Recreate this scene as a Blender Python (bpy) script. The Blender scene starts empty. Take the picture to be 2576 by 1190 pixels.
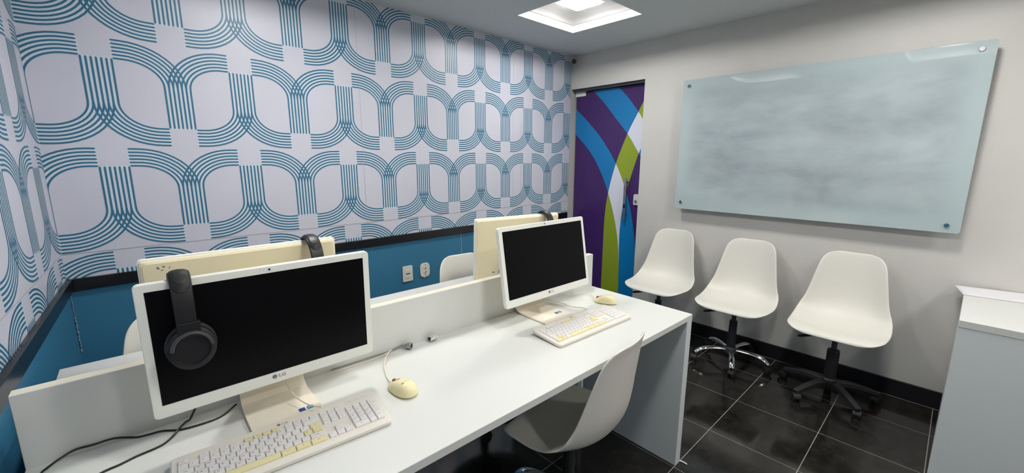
import bpy, bmesh, math, random
from mathutils import Vector, Matrix
PI = math.pi
random.seed(7)
SC = bpy.context.scene
COL = SC.collection

# ------------------------------------------------------------------ camera, world, lights, exposure
H_CAM = 1.43617
FPX = 1044.4568
R = Matrix(((0.7324921558, 0.1241472815, -0.6693599138),
            (-0.6807685414, 0.1380133214, -0.7193792576),
            (0.0030716055, 0.9826188354, 0.1856092391)))
cam_d = bpy.data.cameras.new('camera')
cam = bpy.data.objects.new('camera', cam_d)
COL.objects.link(cam)
cam.matrix_world = Matrix.Translation((0, 0, H_CAM)) @ R.to_4x4()
cam_d.sensor_fit = 'HORIZONTAL'
cam_d.sensor_width = 36.0
cam_d.lens = FPX / 2576 * 36.0
cam_d.clip_start = 0.02
cam_d.clip_end = 50
SC.camera = cam

world = bpy.data.worlds.new('world')
SC.world = world
world.use_nodes = True
world.node_tree.nodes['Background'].inputs[0].default_value = (0.5, 0.55, 0.6, 1)
world.node_tree.nodes['Background'].inputs[1].default_value = 0.02

LAMP_STRENGTH = 98.0
LAMP_COLOR = (1.0, 0.985, 0.95)
# centre of each ceiling recess (x, y) and its share of the light
LIGHTS = [(2.42, 1.932, 1.0), (0.715, 1.78, 1.0), (0.86, 0.22, 1.0), (2.42, 0.22, 1.0), (0.86, -1.35, 1.0), (2.42, -1.35, 1.0)]  # last two are unseen fill lamps, added to brighten camera-facing surfaces

SC.view_settings.view_transform = 'Standard'
SC.view_settings.look = 'None'
SC.view_settings.gamma = 1.0
SC.view_settings.use_curve_mapping = False
SC.view_settings.exposure = 0.0
SC.cycles.max_bounces = 10
SC.cycles.diffuse_bounces = 6
SC.cycles.glossy_bounces = 5
SC.cycles.sample_clamp_indirect = 8
SC.cycles.caustics_reflective = False

# ------------------------------------------------------------------ room numbers
XD, YW, ZC = 3.3248, 2.7231, 2.398
WW = 0.01224      # the papered wall is not quite square to the door wall
LW = 0.04544
XL = -0.24242
YFRONT = -2.25
ZR, ZRB, RD = 0.8926, 0.8396, 0.019
ZS = 1.005
ZDO, YD = 2.0946, 1.9338
ZT = 0.75
DD = -0.01542     # turn of the desk against the room
cD, sD = math.cos(DD), math.sin(DD)


def D(x, y):
    return (cD * x - sD * y, sD * x + cD * y)


def yw(x):
    return YW + WW * (x - 3.0)


def xl(y):
    return XL + LW * (y - 2.7)


# ------------------------------------------------------------------ materials
def srgb(r, g, b):
    def f(c):
        c /= 255.0
        return c / 12.92 if c <= 0.04045 else ((c + 0.055) / 1.055) ** 2.4
    return (f(r), f(g), f(b), 1.0)


def mat(name, col, rough=0.5, metal=0.0, spec=0.5, coat=0.0, bump=0.0, bscale=200.0, var=0.0, vscale=8.0, trans=0.0, ior=1.5):
    m = bpy.data.materials.new(name)
    m.use_nodes = True
    nt = m.node_tree
    b = nt.nodes['Principled BSDF']
    b.inputs['Base Color'].default_value = col
    b.inputs['Roughness'].default_value = rough
    b.inputs['Metallic'].default_value = metal
    b.inputs['Specular IOR Level'].default_value = spec
    b.inputs['Coat Weight'].default_value = coat
    b.inputs['Coat Roughness'].default_value = 0.08
    b.inputs['Transmission Weight'].default_value = trans
    b.inputs['IOR'].default_value = ior
    tc = nt.nodes.new('ShaderNodeTexCoord')
    if var > 0:
        n = nt.nodes.new('ShaderNodeTexNoise')
        n.inputs['Scale'].default_value = vscale
        n.inputs['Detail'].default_value = 4
        nt.links.new(tc.outputs['Object'], n.inputs['Vector'])
        mr = nt.nodes.new('ShaderNodeMapRange')
        mr.inputs['From Min'].default_value = 0.3
        mr.inputs['From Max'].default_value = 0.7
        mr.inputs['To Min'].default_value = 1 - var
        mr.inputs['To Max'].default_value = 1 + var * 0.5
        nt.links.new(n.outputs['Fac'], mr.inputs['Value'])
        mx = nt.nodes.new('ShaderNodeMix')
        mx.data_type = 'RGBA'
        mx.blend_type = 'MULTIPLY'
        mx.inputs[0].default_value = 1.0
        mx.inputs[6].default_value = col
        nt.links.new(mr.outputs['Result'], mx.inputs[7])
        nt.links.new(mx.outputs[2], b.inputs['Base Color'])
    if bump > 0:
        n = nt.nodes.new('ShaderNodeTexNoise')
        n.inputs['Scale'].default_value = bscale
        n.inputs['Detail'].default_value = 3
        nt.links.new(tc.outputs['Object'], n.inputs['Vector'])
        bp = nt.nodes.new('ShaderNodeBump')
        bp.inputs['Strength'].default_value = bump
        bp.inputs['Distance'].default_value = 0.002
        nt.links.new(n.outputs['Fac'], bp.inputs['Height'])
        nt.links.new(bp.outputs['Normal'], b.inputs['Normal'])
    return m


def emit(name, col, strength):
    m = bpy.data.materials.new(name)
    m.use_nodes = True
    nt = m.node_tree
    b = nt.nodes['Principled BSDF']
    b.inputs['Base Color'].default_value = (0.8, 0.8, 0.8, 1)
    b.inputs['Emission Color'].default_value = (*col, 1)
    b.inputs['Emission Strength'].default_value = strength
    return m


M = {}
M['wallgrey'] = mat('painted_wall', srgb(204, 201, 196), 0.55, bump=0.15, bscale=120, var=0.04, vscale=2.5)
M['ceiling'] = mat('ceiling_paint', srgb(210, 213, 212), 0.8, bump=0.1, bscale=90)
M['recess'] = mat('recess_paint', srgb(226, 224, 222), 0.6)
M['paper'] = mat('wallpaper', srgb(207, 207, 220), 0.42, bump=0.12, bscale=260, var=0.03, vscale=3)
M['paperline'] = mat('wallpaper_stripe', srgb(52, 110, 141), 0.40)
M['papertint'] = mat('wallpaper_pale_blue', srgb(206, 216, 226), 0.42)
M['seam'] = mat('wallpaper_seam', srgb(168, 164, 166), 0.7)
M['caulk'] = mat('seam_glue', srgb(196, 188, 172), 0.6, bump=0.6, bscale=150)
M['cornerglue'] = mat('corner_glue', srgb(142, 164, 174), 0.6)
M['bluewall'] = mat('blue_wall_paint', srgb(54, 118, 152), 0.5, bump=0.15, bscale=150, var=0.05, vscale=5)
M['blackstone'] = mat('black_rail', srgb(26, 25, 30), 0.25, var=0.3, vscale=60)
M['frame_white'] = mat('door_frame_white', srgb(190, 190, 184), 0.5)
M['laminate'] = mat('white_laminate', srgb(213, 214, 210), 0.42, bump=0.05, bscale=300)
M['edgeband'] = mat('laminate_edge', srgb(230, 222, 204), 0.45)
M['cabgrey'] = mat('cabinet_laminate', srgb(212, 218, 218), 0.5, bump=0.05, bscale=300)
M['shell'] = mat('chair_plastic', srgb(223, 220, 211), 0.38, bump=0.12, bscale=500)
M['chrome'] = mat('chrome', (0.82, 0.83, 0.85, 1), 0.09, metal=1.0)
M['steel'] = mat('brushed_steel', (0.45, 0.45, 0.46, 1), 0.3, metal=1.0, bump=0.1, bscale=80)
M['blackplastic'] = mat('black_plastic', srgb(30, 30, 32), 0.42, bump=0.08, bscale=300)
M['darkgrey'] = mat('dark_grey_plastic', srgb(62, 62, 66), 0.4)
M['rubber'] = mat('caster_rubber', srgb(20, 20, 21), 0.6)
M['bezel'] = mat('monitor_white', srgb(236, 236, 228), 0.4)
M['cream'] = mat('yellowed_plastic', srgb(232, 222, 190), 0.5, bump=0.08, bscale=300, var=0.03, vscale=6)
M['standcream'] = mat('stand_cream', srgb(232, 224, 208), 0.42, var=0.03, vscale=10)
M['screen'] = mat('screen_glass', srgb(8, 8, 11), 0.32, spec=0.12)
M['logo'] = mat('logo_grey', srgb(120, 118, 120), 0.4)
M['kbbody'] = mat('keyboard_body', srgb(224, 218, 208), 0.42, var=0.02, vscale=12)
M['key'] = mat('keycap_white', srgb(226, 223, 221), 0.42)
M['keyyellow'] = mat('keycap_yellowed', srgb(226, 216, 170), 0.42)
M['legend'] = mat('key_legend', srgb(70, 68, 72), 0.5)
M['mouse'] = mat('mouse_cream', srgb(236, 226, 180), 0.38, bump=0.05, bscale=400)
M['wheel'] = mat('wheel_brown', srgb(150, 96, 70), 0.6)
M['beigecable'] = mat('cable_beige', srgb(222, 212, 190), 0.5)
M['blackcable'] = mat('cable_black', srgb(22, 21, 22), 0.45)
M['steelcable'] = mat('cable_grey', srgb(128, 128, 122), 0.35, metal=0.3)
M['stickblue'] = mat('sticker_dark_blue', srgb(24, 60, 140), 0.35)
M['sticklight'] = mat('sticker_light_blue', srgb(38, 120, 180), 0.35)
M['hpblack'] = mat('headphone_black', srgb(25, 25, 28), 0.42, spec=0.4)
M['hpmatte'] = mat('headphone_pad', srgb(34, 33, 37), 0.7, bump=0.4, bscale=90)
M['plate'] = mat('switch_plate', srgb(222, 222, 214), 0.35)
M['hole'] = mat('socket_dark', srgb(40, 38, 36), 0.6)
M['purple'] = mat('film_purple', srgb(66, 34, 98), 0.3)
M['filmblue'] = mat('film_blue', srgb(14, 120, 182), 0.3)
M['green'] = mat('film_green', srgb(144, 162, 40), 0.3)
M['filmwhite'] = mat('film_white', srgb(222, 222, 236), 0.3)
M['doorback'] = mat('door_edge', srgb(60, 60, 62), 0.4)
M['white'] = mat('white_plastic', srgb(228, 228, 224), 0.4)
M['sheet'] = mat('paper_sheet', srgb(226, 224, 228), 0.7)
M['glassedge'] = mat('board_edge', srgb(214, 230, 226), 0.2)
M['lens'] = mat('lens_black', srgb(10, 10, 12), 0.1)
M['lamp'] = emit('lamp_diffuser', LAMP_COLOR, LAMP_STRENGTH)
M['lamprim'] = mat('lamp_rim', srgb(235, 235, 235), 0.4)


def board_material():
    m = bpy.data.materials.new('frosted_board_glass')
    m.use_nodes = True
    nt = m.node_tree
    b = nt.nodes['Principled BSDF']
    b.inputs['Roughness'].default_value = 0.02
    b.inputs['Specular IOR Level'].default_value = 0.7
    tc = nt.nodes.new('ShaderNodeTexCoord')
    mp = nt.nodes.new('ShaderNodeMapping')
    mp.inputs['Scale'].default_value = (1, 2.0, 5.0)
    mp.inputs['Rotation'].default_value = (0.12, 0, 0)
    nt.links.new(tc.outputs['Object'], mp.inputs['Vector'])
    n = nt.nodes.new('ShaderNodeTexNoise')
    n.inputs['Scale'].default_value = 0.9
    n.inputs['Detail'].default_value = 6
    n.inputs['Roughness'].default_value = 0.58
    n.inputs['Distortion'].default_value = 0.25
    nt.links.new(mp.outputs['Vector'], n.inputs['Vector'])
    cr = nt.nodes.new('ShaderNodeValToRGB')
    cr.color_ramp.elements[0].position = 0.28
    cr.color_ramp.elements[0].color = srgb(146, 156, 159)
    cr.color_ramp.elements[1].position = 0.66
    cr.color_ramp.elements[1].color = srgb(180, 192, 195)
    nt.links.new(n.outputs['Fac'], cr.inputs['Fac'])
    # the wiped middle is smudged, the margin stays clean
    sx = nt.nodes.new('ShaderNodeSeparateXYZ')
    nt.links.new(tc.outputs['Object'], sx.inputs[0])

    def edge(out, c, h):
        a = nt.nodes.new('ShaderNodeMath'); a.operation = 'SUBTRACT'; a.inputs[1].default_value = c
        nt.links.new(out, a.inputs[0])
        d = nt.nodes.new('ShaderNodeMath'); d.operation = 'ABSOLUTE'
        nt.links.new(a.outputs[0], d.inputs[0])
        q = nt.nodes.new('ShaderNodeMapRange'); q.interpolation_type = 'SMOOTHSTEP'
        q.inputs['From Min'].default_value = h - 0.15
        q.inputs['From Max'].default_value = h - 0.03
        q.inputs['To Min'].default_value = 1.0
        q.inputs['To Max'].default_value = 0.0
        nt.links.new(d.outputs[0], q.inputs['Value'])
        return q.outputs['Result']
    ml = nt.nodes.new('ShaderNodeMath'); ml.operation = 'MULTIPLY'
    nt.links.new(edge(sx.outputs['Y'], 0.0, 0.795), ml.inputs[0])
    nt.links.new(edge(sx.outputs['Z'], 0.4975, 0.491), ml.inputs[1])
    mm = nt.nodes.new('ShaderNodeMix'); mm.data_type = 'RGBA'
    nt.links.new(ml.outputs[0], mm.inputs[0])
    mm.inputs[6].default_value = srgb(177, 191, 193)
    nt.links.new(cr.outputs['Color'], mm.inputs[7])
    nt.links.new(mm.outputs[2], b.inputs['Base Color'])
    return m


M['board'] = board_material()


def floor_material():
    m = bpy.data.materials.new('black_granite_tiles')
    m.use_nodes = True
    nt = m.node_tree
    b = nt.nodes['Principled BSDF']
    N = nt.nodes.new
    L = nt.links.new
    tc = N('ShaderNodeTexCoord')
    sx = N('ShaderNodeSeparateXYZ')
    L(tc.outputs['Object'], sx.inputs[0])

    def line(out, origin, pitch, w):
        a = N('ShaderNodeMath'); a.operation = 'SUBTRACT'; a.inputs[1].default_value = origin - 40 * pitch
        L(out, a.inputs[0])
        d = N('ShaderNodeMath'); d.operation = 'DIVIDE'; d.inputs[1].default_value = pitch
        L(a.outputs[0], d.inputs[0])
        f = N('ShaderNodeMath'); f.operation = 'FRACT'
        L(d.outputs[0], f.inputs[0])
        s = N('ShaderNodeMath'); s.operation = 'SUBTRACT'; s.inputs[1].default_value = 0.5
        L(f.outputs[0], s.inputs[0])
        ab = N('ShaderNodeMath'); ab.operation = 'ABSOLUTE'
        L(s.outputs[0], ab.inputs[0])
        g = N('ShaderNodeMath'); g.operation = 'GREATER_THAN'; g.inputs[1].default_value = 0.5 - w / pitch / 2
        L(ab.outputs[0], g.inputs[0])
        return g.outputs[0]
    lx = line(sx.outputs['X'], 2.9560, 0.4045, 0.0020)
    ly = line(sx.outputs['Y'], 0.7430, 0.4055, 0.0032)
    mx = N('ShaderNodeMath'); mx.operation = 'MAXIMUM'
    L(lx, mx.inputs[0]); L(ly, mx.inputs[1])
    n1 = N('ShaderNodeTexNoise'); n1.inputs['Scale'].default_value = 14; n1.inputs['Detail'].default_value = 8; n1.inputs['Roughness'].default_value = 0.7
    L(tc.outputs['Object'], n1.inputs['Vector'])
    r1 = N('ShaderNodeValToRGB')
    r1.color_ramp.elements[0].position = 0.35; r1.color_ramp.elements[0].color = srgb(20, 19, 18)
    r1.color_ramp.elements[1].position = 0.72; r1.color_ramp.elements[1].color = srgb(46, 43, 40)
    L(n1.outputs['Fac'], r1.inputs['Fac'])
    v = N('ShaderNodeTexVoronoi'); v.inputs['Scale'].default_value = 42
    L(tc.outputs['Object'], v.inputs['Vector'])
    lt = N('ShaderNodeMath'); lt.operation = 'LESS_THAN'; lt.inputs[1].default_value = 0.07
    L(v.outputs['Distance'], lt.inputs[0])
    ms = N('ShaderNodeMix'); ms.data_type = 'RGBA'
    L(lt.outputs[0], ms.inputs[0]); L(r1.outputs['Color'], ms.inputs[6]); ms.inputs[7].default_value = srgb(96, 92, 88)
    mg = N('ShaderNodeMix'); mg.data_type = 'RGBA'
    L(mx.outputs[0], mg.inputs[0]); L(ms.outputs[2], mg.inputs[6]); mg.inputs[7].default_value = srgb(150, 146, 136)
    L(mg.outputs[2], b.inputs['Base Color'])
    rr = N('ShaderNodeMapRange'); rr.inputs['To Min'].default_value = 0.10; rr.inputs['To Max'].default_value = 0.7
    L(mx.outputs[0], rr.inputs['Value'])
    L(rr.outputs['Result'], b.inputs['Roughness'])
    b.inputs['Specular IOR Level'].default_value = 0.45
    return m


M['floor'] = floor_material()


# ------------------------------------------------------------------ mesh helpers
def tag(o, label=None, cat=None, group=None, kind=None):
    if label: o['label'] = label
    if cat: o['category'] = cat
    if group: o['group'] = group
    if kind: o['kind'] = kind
    return o


def thing(name, label, cat, loc=(0, 0, 0), rz=0.0, group=None):
    o = bpy.data.objects.new(name, None)
    o.empty_display_size = 0.05
    COL.objects.link(o)
    o.location = loc
    o.rotation_euler = (0, 0, rz)
    return tag(o, label, cat, group)


def obj(name, bm, m, parent=None, smooth=False, sub=0, bevel=0.0, solid=0.0, seg=2, soff=0.0, recalc=True):
    me = bpy.data.meshes.new(name)
    if recalc:
        bmesh.ops.recalc_face_normals(bm, faces=bm.faces)
    bm.to_mesh(me)
    bm.free()
    for x in (m if isinstance(m, (list, tuple)) else [m]):
        me.materials.append(x)
    if smooth:
        for p in me.polygons:
            p.use_smooth = True
        if not sub:
            me.set_sharp_from_angle(angle=math.radians(38))
    o = bpy.data.objects.new(name, me)
    COL.objects.link(o)
    if parent is not None:
        o.parent = parent
    if solid:
        md = o.modifiers.new('solid', 'SOLIDIFY')
        md.thickness = solid
        md.offset = soff
    if bevel:
        md = o.modifiers.new('bevel', 'BEVEL')
        md.width = bevel
        md.segments = seg
        md.limit_method = 'ANGLE'
        md.angle_limit = 0.7
        md.harden_normals = False
    if sub:
        md = o.modifiers.new('sub', 'SUBSURF')
        md.levels = sub
        md.render_levels = sub
    return o


def struct(name, bm, m, **k):
    return tag(obj(name, bm, m, **k), kind='structure')


def box(bm, x0, x1, y0, y1, z0, z1, mi=0, T=None):
    vs = [bm.verts.new(Vector(p) if T is None else T @ Vector(p)) for p in
          ((x0, y0, z0), (x1, y0, z0), (x1, y1, z0), (x0, y1, z0), (x0, y0, z1), (x1, y0, z1), (x1, y1, z1), (x0, y1, z1))]
    fs = []
    for q in ((0, 3, 2, 1), (4, 5, 6, 7), (0, 1, 5, 4), (1, 2, 6, 5), (2, 3, 7, 6), (3, 0, 4, 7)):
        f = bm.faces.new([vs[i] for i in q]); f.material_index = mi
        fs.append(f)
    return vs, fs


def B():
    return bmesh.new()


def boxobj(name, x0, x1, y0, y1, z0, z1, m, parent=None, bevel=0.0, **k):
    bm = B(); box(bm, x0, x1, y0, y1, z0, z1)
    return obj(name, bm, m, parent, bevel=bevel, **k)


def rrect(w, h, r, n=6):
    pts = []
    for cx, cy, a0 in ((w / 2 - r, h / 2 - r, 0), (-w / 2 + r, h / 2 - r, 90), (-w / 2 + r, -h / 2 + r, 180), (w / 2 - r, -h / 2 + r, 270)):
        for i in range(n + 1):
            a = math.radians(a0 + 90 * i / n)
            pts.append((cx + r * math.cos(a), cy + r * math.sin(a)))
    return pts


def prism(bm, pts, d0, d1, fn, mi=0, caps=True):
    """pts: 2D outline; fn(a, b, d) -> 3D point; extruded from d0 to d1."""
    lo = [bm.verts.new(fn(a, b, d0)) for a, b in pts]
    hi = [bm.verts.new(fn(a, b, d1)) for a, b in pts]
    n = len(pts)
    for i in range(n):
        f = bm.faces.new((lo[i], lo[(i + 1) % n], hi[(i + 1) % n], hi[i])); f.material_index = mi
    if caps:
        f = bm.faces.new(list(reversed(lo))); f.material_index = mi
        f = bm.faces.new(hi); f.material_index = mi


XY = lambda a, b, d: (a, b, d)
XZ = lambda a, b, d: (a, d, b)
YZ = lambda a, b, d: (d, a, b)


def lathe(bm, prof, n=32, fn=None, mi=0, cap=True):
    rings = []
    for r, z in prof:
        ring = []
        for i in range(n):
            a = 2 * PI * i / n
            p = Vector((r * math.cos(a), r * math.sin(a), z))
            ring.append(bm.verts.new(fn @ p if fn is not None else p))
        rings.append(ring)
    for k in range(len(rings) - 1):
        for i in range(n):
            f = bm.faces.new((rings[k][i], rings[k][(i + 1) % n], rings[k + 1][(i + 1) % n], rings[k + 1][i])); f.material_index = mi
    if cap:
        f = bm.faces.new(list(reversed(rings[0]))); f.material_index = mi
        f = bm.faces.new(rings[-1]); f.material_index = mi


def catmull(pts, n=8):
    P = [Vector(p) for p in pts]
    P = [P[0] * 2 - P[1]] + P + [P[-1] * 2 - P[-2]]
    out = []
    for i in range(1, len(P) - 2):
        for k in range(n):
            t = k / n
            a, b, c, d = P[i - 1], P[i], P[i + 1], P[i + 2]
            out.append(0.5 * ((2 * b) + (c - a) * t + (2 * a - 5 * b + 4 * c - d) * t * t + (3 * b - a - 3 * c + d) * t ** 3))
    out.append(P[-2])
    return out


def tube(bm, pts, r, n=10, mi=0, radii=None, flat=1.0):
    P = [Vector(p) for p in pts]
    up = Vector((0, 0, 1))
    rings = []
    for i, p in enumerate(P):
        t = (P[min(i + 1, len(P) - 1)] - P[max(i - 1, 0)]).normalized()
        s = t.cross(up)
        if s.length < 1e-3:
            s = t.cross(Vector((1, 0, 0)))
        s.normalize()
        u = s.cross(t).normalized()
        rr = radii[i] if radii else r
        rings.append([bm.verts.new(p + s * rr * math.cos(2 * PI * k / n) + u * rr * flat * math.sin(2 * PI * k / n)) for k in range(n)])
    for k in range(len(rings) - 1):
        for i in range(n):
            f = bm.faces.new((rings[k][i], rings[k][(i + 1) % n], rings[k + 1][(i + 1) % n], rings[k + 1][i])); f.material_index = mi
    bm.faces.new(list(reversed(rings[0]))).material_index = mi
    bm.faces.new(rings[-1]).material_index = mi


_font_cache = {}


def text_polys(txt, size):
    key = (txt, size)
    if key in _font_cache:
        return _font_cache[key]
    c = bpy.data.curves.new('t', 'FONT')
    c.body = txt
    c.size = size
    c.align_x = 'CENTER'
    c.align_y = 'CENTER'
    c.resolution_u = 2
    o = bpy.data.objects.new('t', c)
    COL.objects.link(o)
    dg = bpy.context.evaluated_depsgraph_get()
    me = bpy.data.meshes.new_from_object(o.evaluated_get(dg))
    res = ([tuple(v.co[:2]) for v in me.vertices], [tuple(p.vertices) for p in me.polygons])
    bpy.data.objects.remove(o)
    bpy.data.curves.remove(c)
    bpy.data.meshes.remove(me)
    _font_cache[key] = res
    return res


def add_text(bm, txt, size, fn, mi=0, sx=1.0):
    vs, fs = text_polys(txt, size)
    V = [bm.verts.new(fn(x * sx, y)) for x, y in vs]
    for f in fs:
        try:
            bm.faces.new([V[i] for i in f]).material_index = mi
        except ValueError:
            pass


def copy_tree(o, parent=None):
    c = o.copy()
    COL.objects.link(c)
    if parent is not None:
        c.parent = parent
    for ch in list(o.children):
        copy_tree(ch, c)
    return c


# ------------------------------------------------------------------ the room shell
bm = B(); box(bm, -0.8, 3.7, YFRONT - 0.1, 3.0, -0.1, 0.0)
struct('floor', bm, M['floor'])

# ceiling with a square recess for each lamp, the added fill lamps included
bm = B()
RW = 0.298
xs = sorted({-0.8, 3.6} | {c[0] + s * RW for c in LIGHTS for s in (-1, 1)})
ys = sorted({YFRONT - 0.1, 3.0} | {c[1] + s * RW for c in LIGHTS for s in (-1, 1)})
for i in range(len(xs) - 1):
    for j in range(len(ys) - 1):
        cx, cy = (xs[i] + xs[i + 1]) / 2, (ys[j] + ys[j + 1]) / 2
        if any(abs(cx - c[0]) < RW and abs(cy - c[1]) < RW for c in LIGHTS):
            continue
        f = bm.faces.new([bm.verts.new(p) for p in ((xs[i], ys[j], ZC), (xs[i], ys[j + 1], ZC), (xs[i + 1], ys[j + 1], ZC), (xs[i + 1], ys[j], ZC))])
bmesh.ops.remove_doubles(bm, verts=bm.verts, dist=1e-5)
for cx, cy, s in LIGHTS:
    prof = [(RW, ZC), (RW, ZC + 0.05), (RW - 0.012, ZC + 0.052), (RW - 0.022, ZC + 0.060), (RW - 0.045, ZC + 0.078), (RW - 0.07, ZC + 0.088), (RW - 0.10, ZC + 0.092), (0.02, ZC + 0.092)]
    rings = []
    for r, z in prof:
        rings.append([bm.verts.new((cx + a * r, cy + b * r, z)) for a, b in ((-1, -1), (1, -1), (1, 1), (-1, 1))])
    for k in range(len(rings) - 1):
        for i in range(4):
            f = bm.faces.new((rings[k][i], rings[k][(i + 1) % 4], rings[k + 1][(i + 1) % 4], rings[k + 1][i])); f.material_index = 1
    f = bm.faces.new(rings[-1]); f.material_index = 1
struct('ceiling', bm, [M['ceiling'], M['recess']], recalc=False)
boxobj_top = B(); box(boxobj_top, -0.8, 3.7, YFRONT - 0.1, 3.0, ZC + 0.12, ZC + 0.16)  # unseen slab added over the ceiling to stop light leaking in
struct('light_leak_slab', boxobj_top, M['ceiling'])

for i, (cx, cy, s) in enumerate(LIGHTS):
    lab = ['square flush lamp in the ceiling recess in view, nearest the bullet camera corner',
           'square flush lamp in a ceiling recess above the left end of the desks',
           'square flush lamp in a ceiling recess over the photographer side near the left wall',
           'square flush lamp in a ceiling recess above the cabinet by the board',
           'added square fill lamp in an unseen ceiling recess behind the camera, left side',
           'added square fill lamp in an unseen ceiling recess behind the camera, right side'][i]
    t = thing('ceiling_light', lab, 'ceiling light', (cx, cy, ZC + 0.092), 0, 'recessed ceiling lights')
    bm = B(); box(bm, -0.118, 0.118, -0.118, 0.118, -0.014, 0.0)
    obj('housing', bm, M['lamprim'], t)
    bm = B(); prism(bm, rrect(0.222, 0.222, 0.02), -0.019, -0.0145, XY)
    obj('diffuser', bm, M['lamp'], t)


# wallpaper pattern ------------------------------------------------------------------
PX, SW, PZ = 0.54813, 0.04996, 0.4796
ZTA, ZBB = 1.86813, 1.57757
UX = SW / 3.0
UZ = 0.0157
RX0, RZ0 = 0.138, 0.108
LWID = 0.0078


def pattern_lines(cx0, u0, u1, z0, z1):
    """polylines (u, z) of the interlaced seven-strand print"""
    lines, fills = [], []
    kx0 = int(math.floor((u0 - cx0) / PX)) - 1
    kx1 = int(math.ceil((u1 - cx0) / PX)) + 1
    for row in range(-3, 4):
        for k in range(kx0, kx1 + 1):
            for kind in 'AB':
                c = cx0 + PX * (k + (0.5 if kind == 'B' else 0))
                if kind == 'A':
                    zend = ZTA + row * PZ
                    zc = ZTA - 0.2976 + row * PZ + RZ0
                    sg = -1
                else:
                    zend = ZBB + row * PZ
                    zc = ZBB + 0.2965 + row * PZ - RZ0
                    sg = 1
                if zend < z0 - 0.4 or zend > z1 + 0.4:
                    continue
                ugap = PX / 2 - 0.0575
                for side in (-1, 1):
                    for i in range(6):
                        # strand i counted from the outside on this side
                        xo = c + side * (3 * UX) - side * i * UX
                        cxx = c + side * (3 * UX + RX0)
                        rx = RX0 + i * UX
                        rz = RZ0 + i * UZ
                        pts = [(xo, zend), (xo, zc)]
                        for q in range(1, 13):
                            a = PI / 2 * q / 12
                            pts.append((cxx - side * rx * math.cos(a), zc + sg * rz * math.sin(a)))
                        pts.append((c + side * ugap, zc + sg * rz))
                        lines.append((side, pts))
                        if i < 5:
                            xo2 = xo - side * UX / 2
                            ii = i + 0.5
                            fp = [(xo2, zend), (xo2, zc)]
                            for q in range(1, 13):
                                a = PI / 2 * q / 12
                                fp.append((cxx - side * (RX0 + ii * UX) * math.cos(a), zc + sg * (RZ0 + ii * UZ) * math.sin(a)))
                            fp.append((c + side * ugap, zc + sg * (RZ0 + ii * UZ)))
                            fills.append((side, fp))
    return lines, fills


def add_ribbons(bm, lines, w, fn, u0, u1, z0, z1, off, mi):
    """flat ribbon with round-ish ends, clipped to the panel"""
    off0 = off
    for side, pts in lines:
        off = off0 + 0.00012 * side
        P = [Vector((a, b)) for a, b in pts]
        # round start and end
        n = len(P)
        L, Rr = [], []
        d0 = (P[0] - P[1]).normalized()
        dn = (P[-1] - P[-2]).normalized()
        P2 = [P[0] + d0 * w * 0.5] + P + [P[-1] + dn * w * 0.5]
        W2 = [w * 0.35] + [w] * n + [w * 0.35]
        Q = []
        for i in range(len(P2)):
            t = (P2[min(i + 1, len(P2) - 1)] - P2[max(i - 1, 0)])
            if t.length < 1e-9:
                continue
            t.normalize()
            nn = Vector((-t.y, t.x))
            Q.append((P2[i] + nn * W2[i] / 2, P2[i] - nn * W2[i] / 2))
        for i in range(len(Q) - 1):
            a, b = Q[i]
            d, c = Q[i + 1]
            quad = [a, b, c, d]
            # clip against the panel rectangle
            poly = [(v.x, v.y) for v in quad]
            for ax, lim, sgn in ((0, u0, 1), (0, u1, -1), (1, z0, 1), (1, z1, -1)):
                out = []
                for k in range(len(poly)):
                    p, q = poly[k], poly[(k + 1) % len(poly)]
                    ip, iq = sgn * (p[ax] - lim) >= 0, sgn * (q[ax] - lim) >= 0
                    if ip:
                        out.append(p)
                    if ip != iq:
                        tt = (lim - p[ax]) / (q[ax] - p[ax])
                        out.append((p[0] + (q[0] - p[0]) * tt, p[1] + (q[1] - p[1]) * tt))
                poly = out
                if len(poly) < 3:
                    break
            if len(poly) < 3:
                continue
            try:
                f = bm.faces.new([bm.verts.new(fn(x, z, off)) for x, z in poly])
                f.material_index = mi
            except ValueError:
                pass


def strip(bm, fn, u0, u1, z0, z1, off, mi):
    f = bm.faces.new([bm.verts.new(fn(a, b, off)) for a, b in ((u0, z0), (u1, z0), (u1, z1), (u0, z1))])
    f.material_index = mi


def wall_panel(bm, fn, u0, u1, flip):
    # thick slab behind the surface, surface split at the rail
    for z0, z1, mi in ((0, ZRB + 0.02, 3), (ZRB + 0.02, 2.45, 0)):
        a = [fn(u0, z0, 0), fn(u1, z0, 0), fn(u1, z1, 0), fn(u0, z1, 0)]
        b = [fn(u0, z0, -0.12), fn(u1, z0, -0.12), fn(u1, z1, -0.12), fn(u0, z1, -0.12)]
        va = [bm.verts.new(p) for p in a]
        vb = [bm.verts.new(p) for p in b]
        for q in ((va[0], va[1], va[2], va[3]), (vb[3], vb[2], vb[1], vb[0]), (va[0], vb[0], vb[1], va[1]), (va[1], vb[1], vb[2], va[2]), (va[2], vb[2], vb[3], va[3]), (va[3], vb[3], vb[0], va[0])):
            f = bm.faces.new(q); f.material_index = mi


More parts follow.
